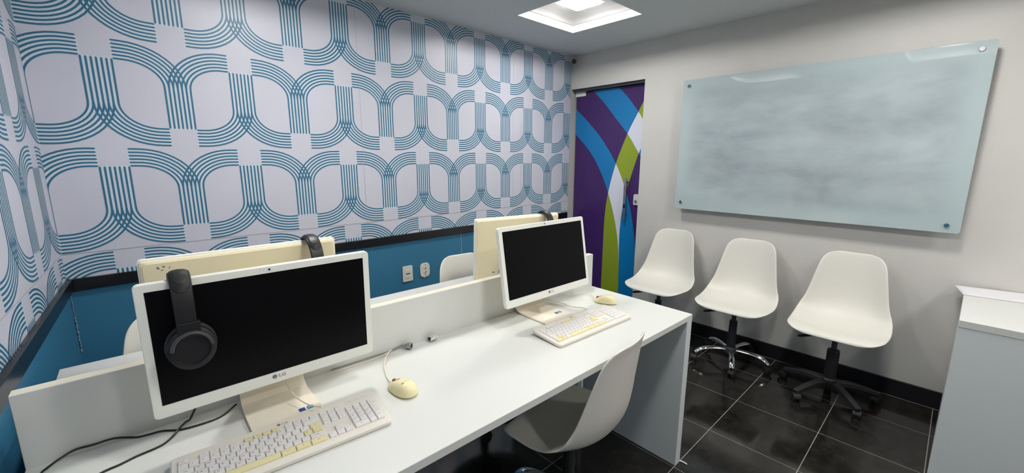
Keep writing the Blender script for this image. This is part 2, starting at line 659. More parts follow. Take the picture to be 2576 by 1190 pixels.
WM = [M['paper'], M['paperline'], M['papertint'], M['bluewall'], M['seam'], M['caulk'], M['frame_white']]
XCORN = xl(2.69)
fnb = lambda u, z, o: (u, yw(u) - o, z)
bm = B()
wall_panel(bm, fnb, XCORN - 0.15, 3.46, False)
lines, fills = pattern_lines(-0.02092, XCORN, XD - 0.008, 0.88, 2.41)
add_ribbons(bm, fills, UX * 1.02, fnb, XCORN, XD - 0.008, 0.885, 2.41, 0.0004, 2)
add_ribbons(bm, lines, LWID, fnb, XCORN, XD - 0.008, 0.885, 2.41, 0.0008, 1)
for u in (1.176, 2.437 + 0.1):
    strip(bm, fnb, u - 0.0009, u + 0.0009, ZR, ZC, 0.0011, 4)
for u in (2.635,):
    strip(bm, fnb, u - 0.0015, u + 0.0015, 1.0, 1.75, 0.0011, 4)
strip(bm, fnb, XCORN, XD, ZS - 0.0012, ZS + 0.0012, 0.0011, 4)
rnd = random.Random(3)
for k in range(26):
    u = 0.95 + rnd.random() * 0.9
    l = 0.01 + rnd.random() * 0.04
    strip(bm, fnb, u, u + l, ZS - 0.001 - rnd.random() * 0.002, ZS + 0.001 + rnd.random() * 0.0025, 0.0014, 5)
strip(bm, fnb, 1.957 - 0.0014, 1.957 + 0.0014, 0.1, ZRB, 0.0009, 6)
strip(bm, fnb, XD - 0.008, XD + 0.135, 0.0, ZC, 0.0012, 6)
struct('wall_back', bm, WM)

fnl = lambda u, z, o: (xl(u) + o, u, z)
bm = B()
wall_panel(bm, fnl, YFRONT - 0.1, YW + 0.1, True)
YC = yw(XCORN)
lines, fills = pattern_lines(2.527, 0.0, YC, 0.88, 2.41)
add_ribbons(bm, fills, UX * 1.02, fnl, 0.0, YC, 0.885, 2.41, 0.0004, 2)
add_ribbons(bm, lines, LWID, fnl, 0.0, YC, 0.885, 2.41, 0.0008, 1)
strip(bm, fnl, 0.0, YC, ZS - 0.0009, ZS + 0.0009, 0.0011, 4)
struct('wall_left', bm, WM)

# glue line running down the corner
bm = B()
pts = [(XCORN + 0.004, YC - 0.004, 0.835 - 0.01 * i) for i in range(30)]
tube(bm, [(p[0] + 0.001 * math.sin(i * 1.3), p[1], p[2]) for i, p in enumerate(pts)], 0.0028, 6,
     radii=[0.0013 + (0.0022 * abs(math.sin(i * 2.1)) if i > 11 else 0.0) for i in range(30)])
struct('trim_4', bm, M['cornerglue'])

# dado rails
bm = B()
v = [(XCORN, yw(XCORN) + 0.002), (XD - 0.03, yw(XD - 0.03) + 0.002), (XD - 0.03, yw(XD - 0.03) - RD), (XCORN + RD, yw(XCORN) - RD)]
prism(bm, v, ZRB, ZR, XY)
struct('trim_1', bm, M['blackstone'], bevel=0.0015)
bm = B()
v = [(xl(YC) - 0.002, YC), (xl(YC) + RD, YC - RD), (xl(YFRONT) + RD, YFRONT), (xl(YFRONT) - 0.002, YFRONT)]
prism(bm, v, ZRB, ZR, XY)
struct('trim_2', bm, M['blackstone'], bevel=0.0015)

# door wall with its opening, front wall
bm = B()
box(bm, XD, XD + 0.13, YFRONT - 0.1, YD, 0, 2.45)
box(bm, XD, XD + 0.13, YD, YW + 0.0, ZDO, 2.45)
struct('wall_right', bm, M['wallgrey'])
bm = B(); box(bm, -0.8, 3.6, YFRONT - 0.1, YFRONT, 0, 2.45)
struct('wall_front', bm, M['wallgrey'])
bm = B(); box(bm, XD - 0.015, XD + 0.001, YFRONT, YD, 0, 0.1063)
struct('baseboard_right', bm, M['blackstone'], bevel=0.0015)
bm = B(); box(bm, XD - 0.019, XD - 0.0145, YFRONT, YD, 0, 0.0025)
struct('trim_3', bm, mat('grout', srgb(120, 116, 106), 0.8))
bm = B(); box(bm, XD + 0.025, XD + 0.13, YD, yw(XD) - 0.001, ZDO - 0.022, ZDO + 0.001)
struct('trim_6', bm, M['doorback'])
bm = B(); box(bm, XD + 0.13, XD + 0.18, YD - 0.1, YW + 0.1, 0, 2.2)
struct('wall_1', bm, M['doorback'])

# ------------------------------------------------------------------ the door with its printed film
CV = {
    'B1L': [(2.70, 2.20), (2.538, 2.085), (2.389, 1.949), (2.266, 1.813), (2.122, 1.656), (2.03, 1.53), (1.94, 1.39), (1.86, 1.2)],
    'B1U': [(2.38, 2.20), (2.258, 2.09), (2.129, 1.966), (2.028, 1.847), (1.971, 1.764), (1.88, 1.60), (1.80, 1.40)],
    'B2U': [(2.93, 2.05), (2.727, 1.923), (2.484, 1.708), (2.342, 1.55), (2.229, 1.388), (2.132, 1.20), (2.058, 1.0), (2.004, 0.773), (1.98, 0.599), (1.962, 0.3), (1.955, -0.05)],
    'B2L': [(2.86, 1.80), (2.727, 1.684), (2.53, 1.498), (2.396, 1.308), (2.3, 1.11), (2.213, 0.86), (2.161, 0.62), (2.143, 0.42), (2.136, 0.2), (2.134, -0.05)],
    'GL': [(2.345, -0.05), (2.335, 0.178), (2.332, 0.55), (2.328, 0.868), (2.3, 1.11), (2.229, 1.388), (2.122, 1.656), (2.035, 1.82), (1.975, 1.93), (1.88, 2.08), (1.78, 2.2)],
    'GR': [(2.131, -0.05), (2.136, 0.174), (2.143, 0.42), (2.152, 0.75), (2.122, 1.067), (2.066, 1.263), (2.011, 1.443), (1.975, 1.53), (1.90, 1.68), (1.80, 1.86), (1.65, 2.2)],
}
XDOOR = 3.400
CVS = {}
for k, v in CV.items():
    s = [(p.x, p.y) for p in (Vector((q.x, q.y)) for q in catmull([(a, b, 0) for a, b in v], 10))]
    s.sort(key=lambda q: q[1])
    CVS[k] = s


def yat(k, z):
    s = CVS[k]
    if z <= s[0][1]:
        return s[0][0] if k in ('B2U', 'B2L', 'GL', 'GR') else -9
    if z >= s[-1][1]:
        return s[-1][0]
    for i in range(len(s) - 1):
        if s[i][1] <= z <= s[i + 1][1] and s[i + 1][1] > s[i][1]:
            t = (z - s[i][1]) / (s[i + 1][1] - s[i][1])
            return s[i][0] + t * (s[i + 1][0] - s[i][0])
    return s[-1][0]


def region(y, z):
    b1 = yat('B1U', z) < y < yat('B1L', z) and z > 1.2
    b2 = yat('B2U', z) < y < yat('B2L', z)
    g = yat('GR', z) < y < yat('GL', z)
    b = b1 or b2
    if b and g: return 3
    if b: return 1
    if g: return 2
    return 0


YL, YR_ = yw(XD) - 0.012, YD + 0.002
ZD0, ZD1 = 0.012, ZDO - 0.026
bm = B()
box(bm, XDOOR, XDOOR + 0.010, YR_, YL, ZD0, ZD1, 4)
nz = 460
for r in range(nz):
    za, zb = ZD0 + (ZD1 - ZD0) * r / nz, ZD0 + (ZD1 - ZD0) * (r + 1) / nz
    zm = (za + zb) / 2
    ks = sorted(CVS, key=lambda k: yat(k, zm))
    cl = lambda y: min(max(y, YR_), YL)
    ya = [YR_] + [cl(yat(k, za)) for k in ks] + [YL]
    yb = [YR_] + [cl(yat(k, zb)) for k in ks] + [YL]
    for i in range(len(ya) - 1):
        if ya[i + 1] - ya[i] < 1e-5 and yb[i + 1] - yb[i] < 1e-5:
            continue
        mi = region((ya[i] + ya[i + 1] + yb[i] + yb[i + 1]) / 4, zm)
        f = bm.faces.new([bm.verts.new((XDOOR - 0.0006, y, z)) for y, z in ((ya[i], za), (ya[i + 1], za), (yb[i + 1], zb), (yb[i], zb))])
        f.material_index = mi
door = struct('door_1', bm, [M['purple'], M['filmblue'], M['green'], M['filmwhite'], M['doorback']], recalc=False)
# top patch hinge
bm = B(); prism(bm, rrect(0.118, 0.05, 0.008), XDOOR - 0.012, XDOOR + 0.018, YZ)
o = obj('hinge', bm, M['white'], door); o.location = (0, 2.660, 2.055)
# pull handle
bm = B(); box(bm, XD + 0.035, XD + 0.043, 2.083, 2.108, 0.868, 1.262)
hd = obj('door_handle', bm, M['steel'], door, bevel=0.0015)
bm = B()
for z in (1.222, 0.925):
    lathe(bm, [(0.008, XD + 0.043), (0.008, XDOOR)], 14, Matrix(((0, 0, 1, 0), (1, 0, 0, 2.092), (0, 1, 0, z), (0, 0, 0, 1))))
obj('standoff', bm, M['darkgrey'], hd, smooth=False)
bm = B()
rnd = random.Random(11)
z = 1.185
while z > 1.03:
    if not 1.112 < z < 1.125:
        w = 0.002 + rnd.random() * 0.002
        box(bm, XD + 0.0344, XD + 0.0352, 2.094 - rnd.random() * 0.002, 2.100 + rnd.random() * 0.002, z, z + w)
    z -= 0.007
obj('engraving', bm, M['hole'], hd)
bm = B(); box(bm, XD + 0.0343, XD + 0.0352, 2.084, 2.107, 0.985, 1.022)
obj('handle_band', bm, M['blackplastic'], hd)
# lock
bm = B(); prism(bm, rrect(0.066, 0.098, 0.012), XDOOR - 0.016, XDOOR - 0.0008, YZ)
lk = obj('door_lock', bm, M['plate'], door, bevel=0.003); lk.location = (0, 1.984, 1.068)
bm = B(); lathe(bm, [(0.012, 0), (0.012, 0.008), (0.009, 0.012)], 18, Matrix(((0, 0, -1, XDOOR - 0.016), (1, 0, 0, 0.007), (0, 1, 0, -0.014), (0, 0, 0, 1))))
obj('thumb_turn', bm, M['steel'], lk)

# ------------------------------------------------------------------ glass writing board
XB = XD - 0.07
t = thing('glass_board', 'large frosted glass writing board with smudges, on four chrome standoffs above the white chairs', 'whiteboard', (XB, 0.765, 1.036))
bm = B()
prism(bm, [(a, b + 0.4975) for a, b in rrect(1.591, 0.982, 0.014)], 0, 0.008, lambda a, b, d: (d, a, b), 0)
for f in bm.faces:
    if abs(f.calc_center_median().x - 0.004) < 0.003:
        f.material_index = 1
obj('glass_panel', bm, [M['board'], M['glassedge']], t)
for (y, z) in ((1.515, 1.979), (0.022, 1.985), (0.024, 1.083), (1.512, 1.096)):
    bm = B()
    T = Matrix(((0, 0, -1, 0), (1, 0, 0, 0), (0, 1, 0, 0), (0, 0, 0, 1)))
    lathe(bm, [(0.0065, -0.069), (0.0065, -0.0085)], 16, T)
    lathe(bm, [(0.0125, -0.0005), (0.0125, 0.006), (0.0105, 0.0085)], 24, T)
    o = obj('standoff', bm, M['chrome'], t)
    o.location = (0, y - 0.765, z - 1.036)

# ------------------------------------------------------------------ bullet camera on the ceiling
t = thing('security_camera', 'small black and grey bullet camera under the ceiling corner above the door', 'security camera', (3.250, 2.640, ZC))
bm = B(); lathe(bm, [(0.026, 0.0), (0.026, -0.006), (0.020, -0.010)], 24)
obj('mount', bm, M['frame_white'], t)
bm = B(); tube(bm, [(0, 0, -0.008), (0, 0, -0.035), (-0.008, -0.006, -0.05)], 0.009, 12)
obj('bracket', bm, M['frame_white'], t, smooth=True)
q = Vector((-3.22, -2.61, -0.9)).to_track_quat('Z', 'Y').to_matrix().to_4x4()
T = Matrix.Translation((-0.004, 0.0, -0.066)) @ q
bm = B(); lathe(bm, [(0.018, -0.04), (0.0195, -0.035), (0.0195, 0.032)], 24, T)
obj('body', bm, M['darkgrey'], t)
bm = B(); lathe(bm, [(0.0215, 0.030), (0.0225, 0.034), (0.0225, 0.042), (0.015, 0.043), (0.0145, 0.038), (0.004, 0.037)], 24, T)
obj('lens', bm, M['blackplastic'], t)

# ------------------------------------------------------------------ outlets on the blue wall
def outlet(name, label, x, z, rnd_r, kind):
    t = thing(name, label, 'wall outlet', (x, yw(x), z), WW)
    bm = B(); prism(bm, rrect(0.083, 0.118 if kind else 0.110, rnd_r, 8), -0.009, 0.0, XZ)
    obj('cover_plate', bm, M['plate'], t, bevel=0.003)
    if kind:
        bm = B(); prism(bm, rrect(0.046, 0.066, 0.003), -0.0115, -0.0088, XZ)
        obj('socket_insert', bm, M['plate'], t, bevel=0.001)
        bm = B()
        prism(bm, [(-0.020, -0.004), (-0.013, 0.006), (0.013, 0.006), (0.020, -0.004), (0.012, 0.000), (-0.012, 0.000)], -0.0122, -0.0112, XZ)
        for dx in (-0.0095, 0, 0.0095):
            prism(bm, [(dx + 0.0024 * math.cos(a * PI / 4), -0.003 + (0.001 if dx else -0.003) + 0.0024 * math.sin(a * PI / 4)) for a in range(8)], -0.0122, -0.0112, XZ)
        obj('pin_holes', bm, M['hole'], t)
    else:
        bm = B()
        for dz in (0.018, -0.013):
            prism(bm, [(0.011 * math.cos(a * PI / 8), dz + 0.011 * math.sin(a * PI / 8)) for a in range(16)], -0.0115, -0.0085, XZ)
        obj('socket_insert', bm, M['cream'], t)
        bm = B()
        for px_, pz_, r in ((0.002, 0.040, 0.0028), (0.004, 0.018, 0.0045), (0.0, 0.008, 0.003), (0.005, -0.013, 0.0045), (0.0, -0.022, 0.003), (0.0, -0.036, 0.0028)):
            prism(bm, [(px_ + r * math.cos(a * PI / 5), pz_ + r * math.sin(a * PI / 5)) for a in range(10)], -0.0122, -0.0087, XZ)
        obj('pin_holes', bm, M['hole'], t)
        bm = B(); prism(bm, [(-0.010, -0.052), (0.004, -0.052), (-0.003, -0.064)], -0.006, -0.001, XZ)
        obj('paper_corner', bm, M['sheet'], t)
    return t


outlet('power_outlet', 'rectangular white power outlet on the blue wall, left of the rounded one', 1.458, 0.592, 0.010, True)
outlet('phone_outlet', 'rounded white two-socket plate on the blue wall with a paper corner under it', 1.605, 0.594, 0.030, False)

# ------------------------------------------------------------------ desk
desk = thing('double_desk', 'white laminate double desk with a low divider between its two sides', 'desk', (0, 0, 0), DD)
X0, X1, YF_, YV, VT, YB = -0.2600, 1.7875, 0.7684, 1.3275, 0.0332, 1.9269
TT = 0.0245
for nm, y0, y1 in (('desktop', YF_, YV), ('desktop', YV + VT, YB)):
    bm = B(); box(bm, X0, X1, y0, y1, ZT - TT, ZT)
    obj(nm, bm, M['laminate'], desk, bevel=0.0012, seg=1)
bm = B(); box(bm, X0, X1, YV, YV + VT, 0.45, 0.9285)
for f in bm.faces:
    if f.calc_center_median().z > 0.92 or f.calc_center_median().x < X0 + 0.001:
        f.material_index = 1
obj('divider_panel', bm, [M['laminate'], M['edgeband']], desk, bevel=0.0012, seg=1)
for x0, x1 in ((X1 - 0.0454, X1 - 0.0004), (X0 + 0.0004, X0 + 0.0454)):
    for y0, y1 in ((YF_ + 0.0005, YV), (YV + VT, YB - 0.0005)):
        bm = B(); box(bm, x0, x1, y0, y1, 0.0, ZT - TT)
        obj('side_panel', bm, M['cabgrey'], desk, bevel=0.0012, seg=1)
# ------------------------------------------------------------------ monitors (all-in-one computers)
SWD, SHT = 0.476, 0.268


def base_profile():
    # (y, z) centre line in thing space: y=0 at the screen plane, +y behind
    pts = [(-0.060, 0.004), (0.060, 0.0065), (0.105, 0.010), (0.128, 0.026), (0.134, 0.055), (0.128, 0.10), (0.112, 0.15), (0.094, 0.20), (0.082, 0.235)]
    return [(p.x, p.y) for p in catmull([(a, b, 0) for a, b in pts], 5)]


def make_monitor(name, label, cx, cy, cz, yaw, tilt, scale=1.0, face=0, cable=False, basex=0.0, extra='', group='all-in-one computers on the desks'):
    """cx, cy, cz: centre of the screen glass; face 0 = screen towards -y of the yawed frame"""
    t = thing(name, label, 'computer', (cx, cy, ZT), yaw, group)
    t.scale = (scale,) * 3
    zc = (cz - ZT) / scale
    T = Matrix.Translation((0, 0, zc)) @ Matrix.Rotation(-tilt, 4, 'X')
    top, bot, sd = 0.0175, 0.0315, 0.0175
    w, h = SWD + 2 * sd, SHT + top + bot
    dz = (top - bot) / 2
    f1 = lambda a, b, d: T @ Vector((a, d, b + dz))
    bm = B()
    prism(bm, rrect(w, h, 0.010, 5), 0.0, 0.017, f1)
    o = obj('bezel', bm, M['bezel'], t, bevel=0.002)
    bm = B()
    box(bm, -SWD / 2, SWD / 2, -0.0007, 0.001, -SHT / 2, SHT / 2, 0, T)
    obj('screen', bm, M['screen'], t)
    # back cover: slightly smaller, bulged
    bm = B()
    outl = [(rrect(w - 0.006, h - 0.006, 0.009, 5), 0.0165), (rrect(w - 0.010, h - 0.010, 0.009, 5), 0.024), (rrect(w - 0.022, h - 0.022, 0.012, 5), 0.0295), (rrect(w - 0.14, h - 0.10, 0.03, 5), 0.031)]
    rings = [[bm.verts.new(f1(a, b, d)) for a, b in pl] for pl, d in outl]
    n = len(rings[0])
    for k in range(len(rings) - 1):
        for i in range(n):
            bm.faces.new((rings[k][i], rings[k][(i + 1) % n], rings[k + 1][(i + 1) % n], rings[k + 1][i]))
    bm.faces.new(rings[-1]); bm.faces.new(list(reversed(rings[0])))
    bc = obj('back_cover', bm, M['cream'], t, smooth=False)
    # webcam
    bm = B()
    lathe(bm, [(0.0042, 0.0), (0.0042, 0.0006)], 20, T @ Matrix(((1, 0, 0, 0), (0, 0, -1, 0.0), (0, 1, 0, SHT / 2 + top * 0.52), (0, 0, 0, 1))), 0)
    lathe(bm, [(0.0024, 0.0), (0.0024, 0.0010)], 20, T @ Matrix(((1, 0, 0, 0), (0, 0, -1, 0.0), (0, 1, 0, SHT / 2 + top * 0.52), (0, 0, 0, 1))), 1)
    lathe(bm, [(0.0007, 0.0), (0.0007, 0.0006)], 8, T @ Matrix(((1, 0, 0, -0.012), (0, 0, -1, 0.0), (0, 1, 0, SHT / 2 + top * 0.52), (0, 0, 0, 1))), 1)
    lathe(bm, [(0.0007, 0.0), (0.0007, 0.0006)], 8, T @ Matrix(((1, 0, 0, -0.020), (0, 0, -1, 0.0), (0, 1, 0, SHT / 2 + top * 0.52), (0, 0, 0, 1))), 1)
    obj('webcam', bm, [M['cabgrey'], M['lens']], t)
    # logo
    bm = B()
    zl = -SHT / 2 - bot * 0.40
    prism(bm, [(-0.0125 + 0.0055 * math.cos(a * PI / 10), zl + 0.0055 * math.sin(a * PI / 10)) for a in range(20)], -0.0006, 0.0, lambda a, b, d: T @ Vector((a, d, b)))
    add_text(bm, 'LG', 0.0125, lambda a, b: T @ Vector((a + 0.0055, -0.0006, b + zl)), 0, 1.15)
    obj('logo', bm, M['logo'], t, recalc=False)
    # stand
    prof = base_profile()
    bm = B()
    half = []
    for i, (y, z) in enumerate(prof):
        s = i / (len(prof) - 1)
        half.append(0.083 + 0.002 * math.cos(s * 5) if s < 0.45 else 0.083)
    rows = []
    for i, (y, z) in enumerate(prof):
        a = prof[max(i - 1, 0)]; b = prof[min(i + 1, len(prof) - 1)]
        ty, tz = b[0] - a[0], b[1] - a[1]
        l = math.hypot(ty, tz)
        ny, nz_ = -tz / l, ty / l
        th = 0.0035 if i < 12 else 0.006
        x = half[i]
        rows.append([bm.verts.new((basex - x, y + ny * th, z + nz_ * th)), bm.verts.new((basex + x, y + ny * th, z + nz_ * th)),
                     bm.verts.new((basex + x, y - ny * th, z - nz_ * th)), bm.verts.new((basex - x, y - ny * th, z - nz_ * th))])
    for v in rows[0] + rows[1]:
        v.co.z = max(v.co.z, 0.0002)
    for k in range(len(rows) - 1):
        for i in range(4):
            bm.faces.new((rows[k][i], rows[k][(i + 1) % 4], rows[k + 1][(i + 1) % 4], rows[k + 1][i]))
    bm.faces.new(list(reversed(rows[0]))); bm.faces.new(rows[-1])
    for v in bm.verts:
        v.co.z = max(v.co.z, 0.0002)
    st = obj('stand', bm, M['standcream'], t, bevel=0.0015, smooth=False)
    bm = B()
    box(bm, -0.05, 0.05, 0.030, 0.098, zc - 0.04, zc + 0.04)
    obj('neck_block', bm, M['cream'], t, bevel=0.006)
    # ports on the stand neck
    if 'ports' in extra:
        bm = B()
        for a, b_, w_, h_ in ((-0.058, 0.082, 0.020, 0.0022), (-0.052, 0.088, 0.008, 0.0018), (-0.018, 0.090, 0.016, 0.0022), (-0.034, 0.084, 0.004, 0.003)):
            yv = 0.1295
            box(bm, basex + a, basex + a + w_, yv - 0.0085, yv - 0.005, b_, b_ + h_)
        obj('ports', bm, M['hole'], t)
    if 'stickers' in extra:
        bm = B(); box(bm, basex + 0.029, basex + 0.045, -0.018, -0.001, 0.0080, 0.0086, 0)
        obj('sticker', bm, M['stickblue'], t)
        bm = B(); box(bm, basex + 0.0495, basex + 0.066, -0.018, -0.001, 0.0080, 0.0086, 0)
        o = obj('sticker', bm, M['sticklight'], t)
        bm = B(); lathe(bm, [(0.0055, 0.0086), (0.0055, 0.0089)], 16, Matrix.Translation((basex + 0.0578, -0.0095, 0)) @ Matrix.Diagonal((1.2, 0.7, 1, 1)))
        obj('sticker_emblem', bm, mat('sticker_pale', srgb(110, 170, 205), 0.4), o)
    if 'label' in extra:
        bm = B()
        s1 = lambda a, b: T @ Vector((a, 0.0345, b))
        # small white label low on the back cover, towards the left as seen from behind
        cx_, cz_ = LABX, LABZ
        box(bm, cx_ - 0.036, cx_ + 0.036, 0.0265, 0.0325, cz_ - 0.010, cz_ + 0.010, 0, T)
        lb = obj('label', bm, M['bezel'], t)
        bm = B()
        yb = 0.0327
        prism(bm, [(cx_ + 0.029 + 0.0042 * math.cos(a * PI / 8), cz_ + 0.001 + 0.0042 * math.sin(a * PI / 8)) for a in range(16)], yb, yb + 0.0003, lambda a, b, d: T @ Vector((a, d, b)))
        add_text(bm, 'LG', 0.0105, lambda a, b: T @ Vector((cx_ + 0.016 - a, yb + 0.0002, b + cz_ + 0.001)), 0)
        for k in range(5):
            box(bm, cx_ - 0.034, cx_ + 0.006 - (k % 2) * 0.008, yb, yb + 0.0003, cz_ + 0.0065 - k * 0.0034, cz_ + 0.0078 - k * 0.0034, 0, T)
        obj('label_print', bm, M['legend'], lb, recalc=False)
    if 'scuff' in extra:
        bm = B()
        for a, b_, w_, h_, r_ in ((0.214, 0.128, 0.004, 0.007, 0.5), (0.202, 0.130, 0.006, 0.003, -0.5), (0.206, 0.121, 0.006, 0.002, 0.2), (0.190, 0.126, 0.002, 0.006, -0.5)):
            Q = T @ Matrix.Translation((a, 0.0302, b_)) @ Matrix.Rotation(r_, 4, 'Y')
            box(bm, -w_ / 2, w_ / 2, -0.001, 0.0006, -h_ / 2, h_ / 2, 0, Q)
        obj('scuff_marks', bm, M['logo'], t)
    return t


LABX, LABZ = 0.128, -0.128
mon1 = make_monitor('all_in_one_computer', 'nearest white computer facing the camera, black headphones hung over its left side', 0.240, 1.152, 1.018, -0.009, -0.025, extra='ports stickers', basex=0.004)
mon2 = make_monitor('all_in_one_computer', 'white all-in-one computer facing the camera at the right end of the near desk', 1.290, 1.160, 1.0202, -0.015, 0.166, 1.01, extra='ports stickers', basex=0.015)
mon3 = make_monitor('all_in_one_computer', 'yellowed back of a computer with small scuffs, behind the nearest screen across the divider', 0.253, 1.468, 1.018, PI, 0.06, extra='scuff')
mon4 = make_monitor('all_in_one_computer', 'yellowed back of a computer with a small label, behind the right-hand screen across the divider', 1.485, 1.560, 0.992, PI - 0.19, 0.06, extra='label')

# ------------------------------------------------------------------ keyboards
KP = 0.019
KEYS = []   # (col x in units, row y index, width units, height rows, label, size, style)


def K(x, y, w, txt, s=0.0062, h=1.0, st=''):
    KEYS.append((x, y, w, h, txt, s, st))


K(0, 0, 1, 'Esc', 0.0038, 0.72)
for i in range(12):
    K(2 + i + (0.5 if i >= 4 else 0) + (0.5 if i >= 8 else 0), 0, 1, 'F%d' % (i + 1), 0.0038, 0.72, 'f%d' % (i + 1))
for i, c in enumerate(["'", '1', '2', '3', '4', '5', '6', '7', '8', '9', '0', '-', '=']):
    K(i, 1, 1, c)
K(13, 1, 2, '<--', 0.0045)
K(0, 2, 1.5, 'Tab', 0.0042)
for i, c in enumerate('QWERTYUIOP'):
    K(1.5 + i, 2, 1, c)
K(11.5, 2, 1, '´'); K(12.5, 2, 1, '[', st='brl')
K(13.62, 2, 1.38, '<-', 0.0045, st='enter')
K(0, 3, 1.75, 'Caps', 0.0038)
for i, c in enumerate(['A', 'S', 'D', 'F', 'G', 'H', 'J', 'K', 'L', 'Ç', '~']):
    K(1.75 + i, 3, 1, c)
K(12.75, 3, 0.95, ']', st='brk')
K(0, 4, 1.25, 'Shift', 0.0036); K(1.25, 4, 1, '\\', st='bsl')
for i, c in enumerate(['Z', 'X', 'C', 'V', 'B', 'N', 'M', ',', '.', ';']):
    K(2.25 + i, 4, 1, c)
K(12.25, 4, 1, '/'); K(13.25, 4, 1.75, 'Shift', 0.0038)
K(0, 5, 1.5, 'Ctrl', 0.0038, st='lctrl'); K(1.5, 5, 1.25, 'Win', 0.0038, st='win'); K(2.75, 5, 1.25, 'Alt', 0.0038, st='alt')
K(4, 5, 5.75, '', st='space'); K(9.75, 5, 1.65, 'Alt Gr', 0.0038, st='altgr'); K(11.4, 5, 1.7, 'E', 0.0050, st='menu'); K(13.1, 5, 1.9, 'Ctrl', 0.0038, st='rctrl')
for i, c in enumerate(['PrtSc', 'ScrLk', 'Pause']):
    K(15.25 + i, 0, 1, c, 0.0030, 0.72)
for i, c in enumerate(['Insert', 'Home', 'PgUp']):
    K(15.25 + i, 1, 1, c, 0.0030)
for i, c in enumerate(['Delete', 'End', 'PgDn']):
    K(15.25 + i, 2, 1, c, 0.0030)
K(16.25, 4, 1, '^'); K(15.25, 5, 1, '<'); K(16.25, 5, 1, 'v'); K(17.25, 5, 1, '>')
for r, cs in ((1, [('Num', 0.003), ('/', 0.006), ('*', 0.006), ('-', 0.006)]), (2, [('7', 0.006), ('8', 0.006), ('9', 0.006)]), (3, [('4', 0.006), ('5', 0.006), ('6', 0.006)]), (4, [('1', 0.006), ('2', 0.006), ('3', 0.006)])):
    for i, (c, s) in enumerate(cs):
        K(18.5 + i, r, 1, c, s)
K(21.5, 2, 1, '+', h=2.0); K(21.5, 4, 1, 'Enter', 0.0033, 2.0); K(18.5, 5, 2, '0'); K(20.5, 5, 1, '.')
KW, KD = 0.452, 0.152


def key_bm(bm, w, h, txt, s, st, ox=0.0, oy=0.0):
    g = 0.0011
    hx, hy = w / 2 - g, h / 2 - g
    tz, inset = 0.0052, 0.0013
    out = [(-hx, -hy), (hx, -hy), (hx, hy), (-hx, hy)]
    if st == 'enter':
        out = None
    if out:
        lo = [bm.verts.new((ox + a, oy + b, 0)) for a, b in out]
        mid = [bm.verts.new((ox + a * (1 - 0.0002 / hx), oy + b * (1 - 0.0002 / hy), tz - 0.0012)) for a, b in out]
        hi = [bm.verts.new((ox + a * (1 - inset / hx), oy + b * (1 - inset * 0.8 / hy) + 0.0002, tz)) for a, b in out]
        for A_, B_ in ((lo, mid), (mid, hi)):
            for i in range(4):
                bm.faces.new((A_[i], A_[(i + 1) % 4], B_[(i + 1) % 4], B_[i]))
        bm.faces.new(hi); bm.faces.new(list(reversed(lo)))
    else:
        # ISO enter: wide top, narrower lower part
        u = KP
        L_ = [(-hx, h / 2 - g), (-hx, -h / 2 + g), (-hx + 0.25 * u * 0.5, -h / 2 + g), (-hx + 0.25 * u * 0.5, -h / 2 - u + g), (hx, -h / 2 - u + g), (hx, h / 2 - g)]
        c = (0.002, -u / 2)
        lo = [bm.verts.new((ox + a, oy + b, 0)) for a, b in L_]
        ins = [(-hx + inset, h / 2 - g - inset), (-hx + inset, -h / 2 + g + inset), (-hx + 0.125 * u + inset, -h / 2 + g + inset), (-hx + 0.125 * u + inset, -h / 2 - u + g + inset), (hx - inset, -h / 2 - u + g + inset), (hx - inset, h / 2 - g - inset)]
        hi = [bm.verts.new((ox + a, oy + b, tz)) for a, b in ins]
        for i in range(6):
            bm.faces.new((lo[i], lo[(i + 1) % 6], hi[(i + 1) % 6], hi[i]))
        bm.faces.new(hi); bm.faces.new(list(reversed(lo)))
    bmesh.ops.recalc_face_normals(bm, faces=bm.faces)
    if txt:
        small = s < 0.0055
        add_text(bm, txt, s, lambda a, b: (ox + a - (0 if small else 0.0022), oy + b + (0.0 if small else 0.0012), tz + 0.00012), 1, 1.15)


keymesh = {}


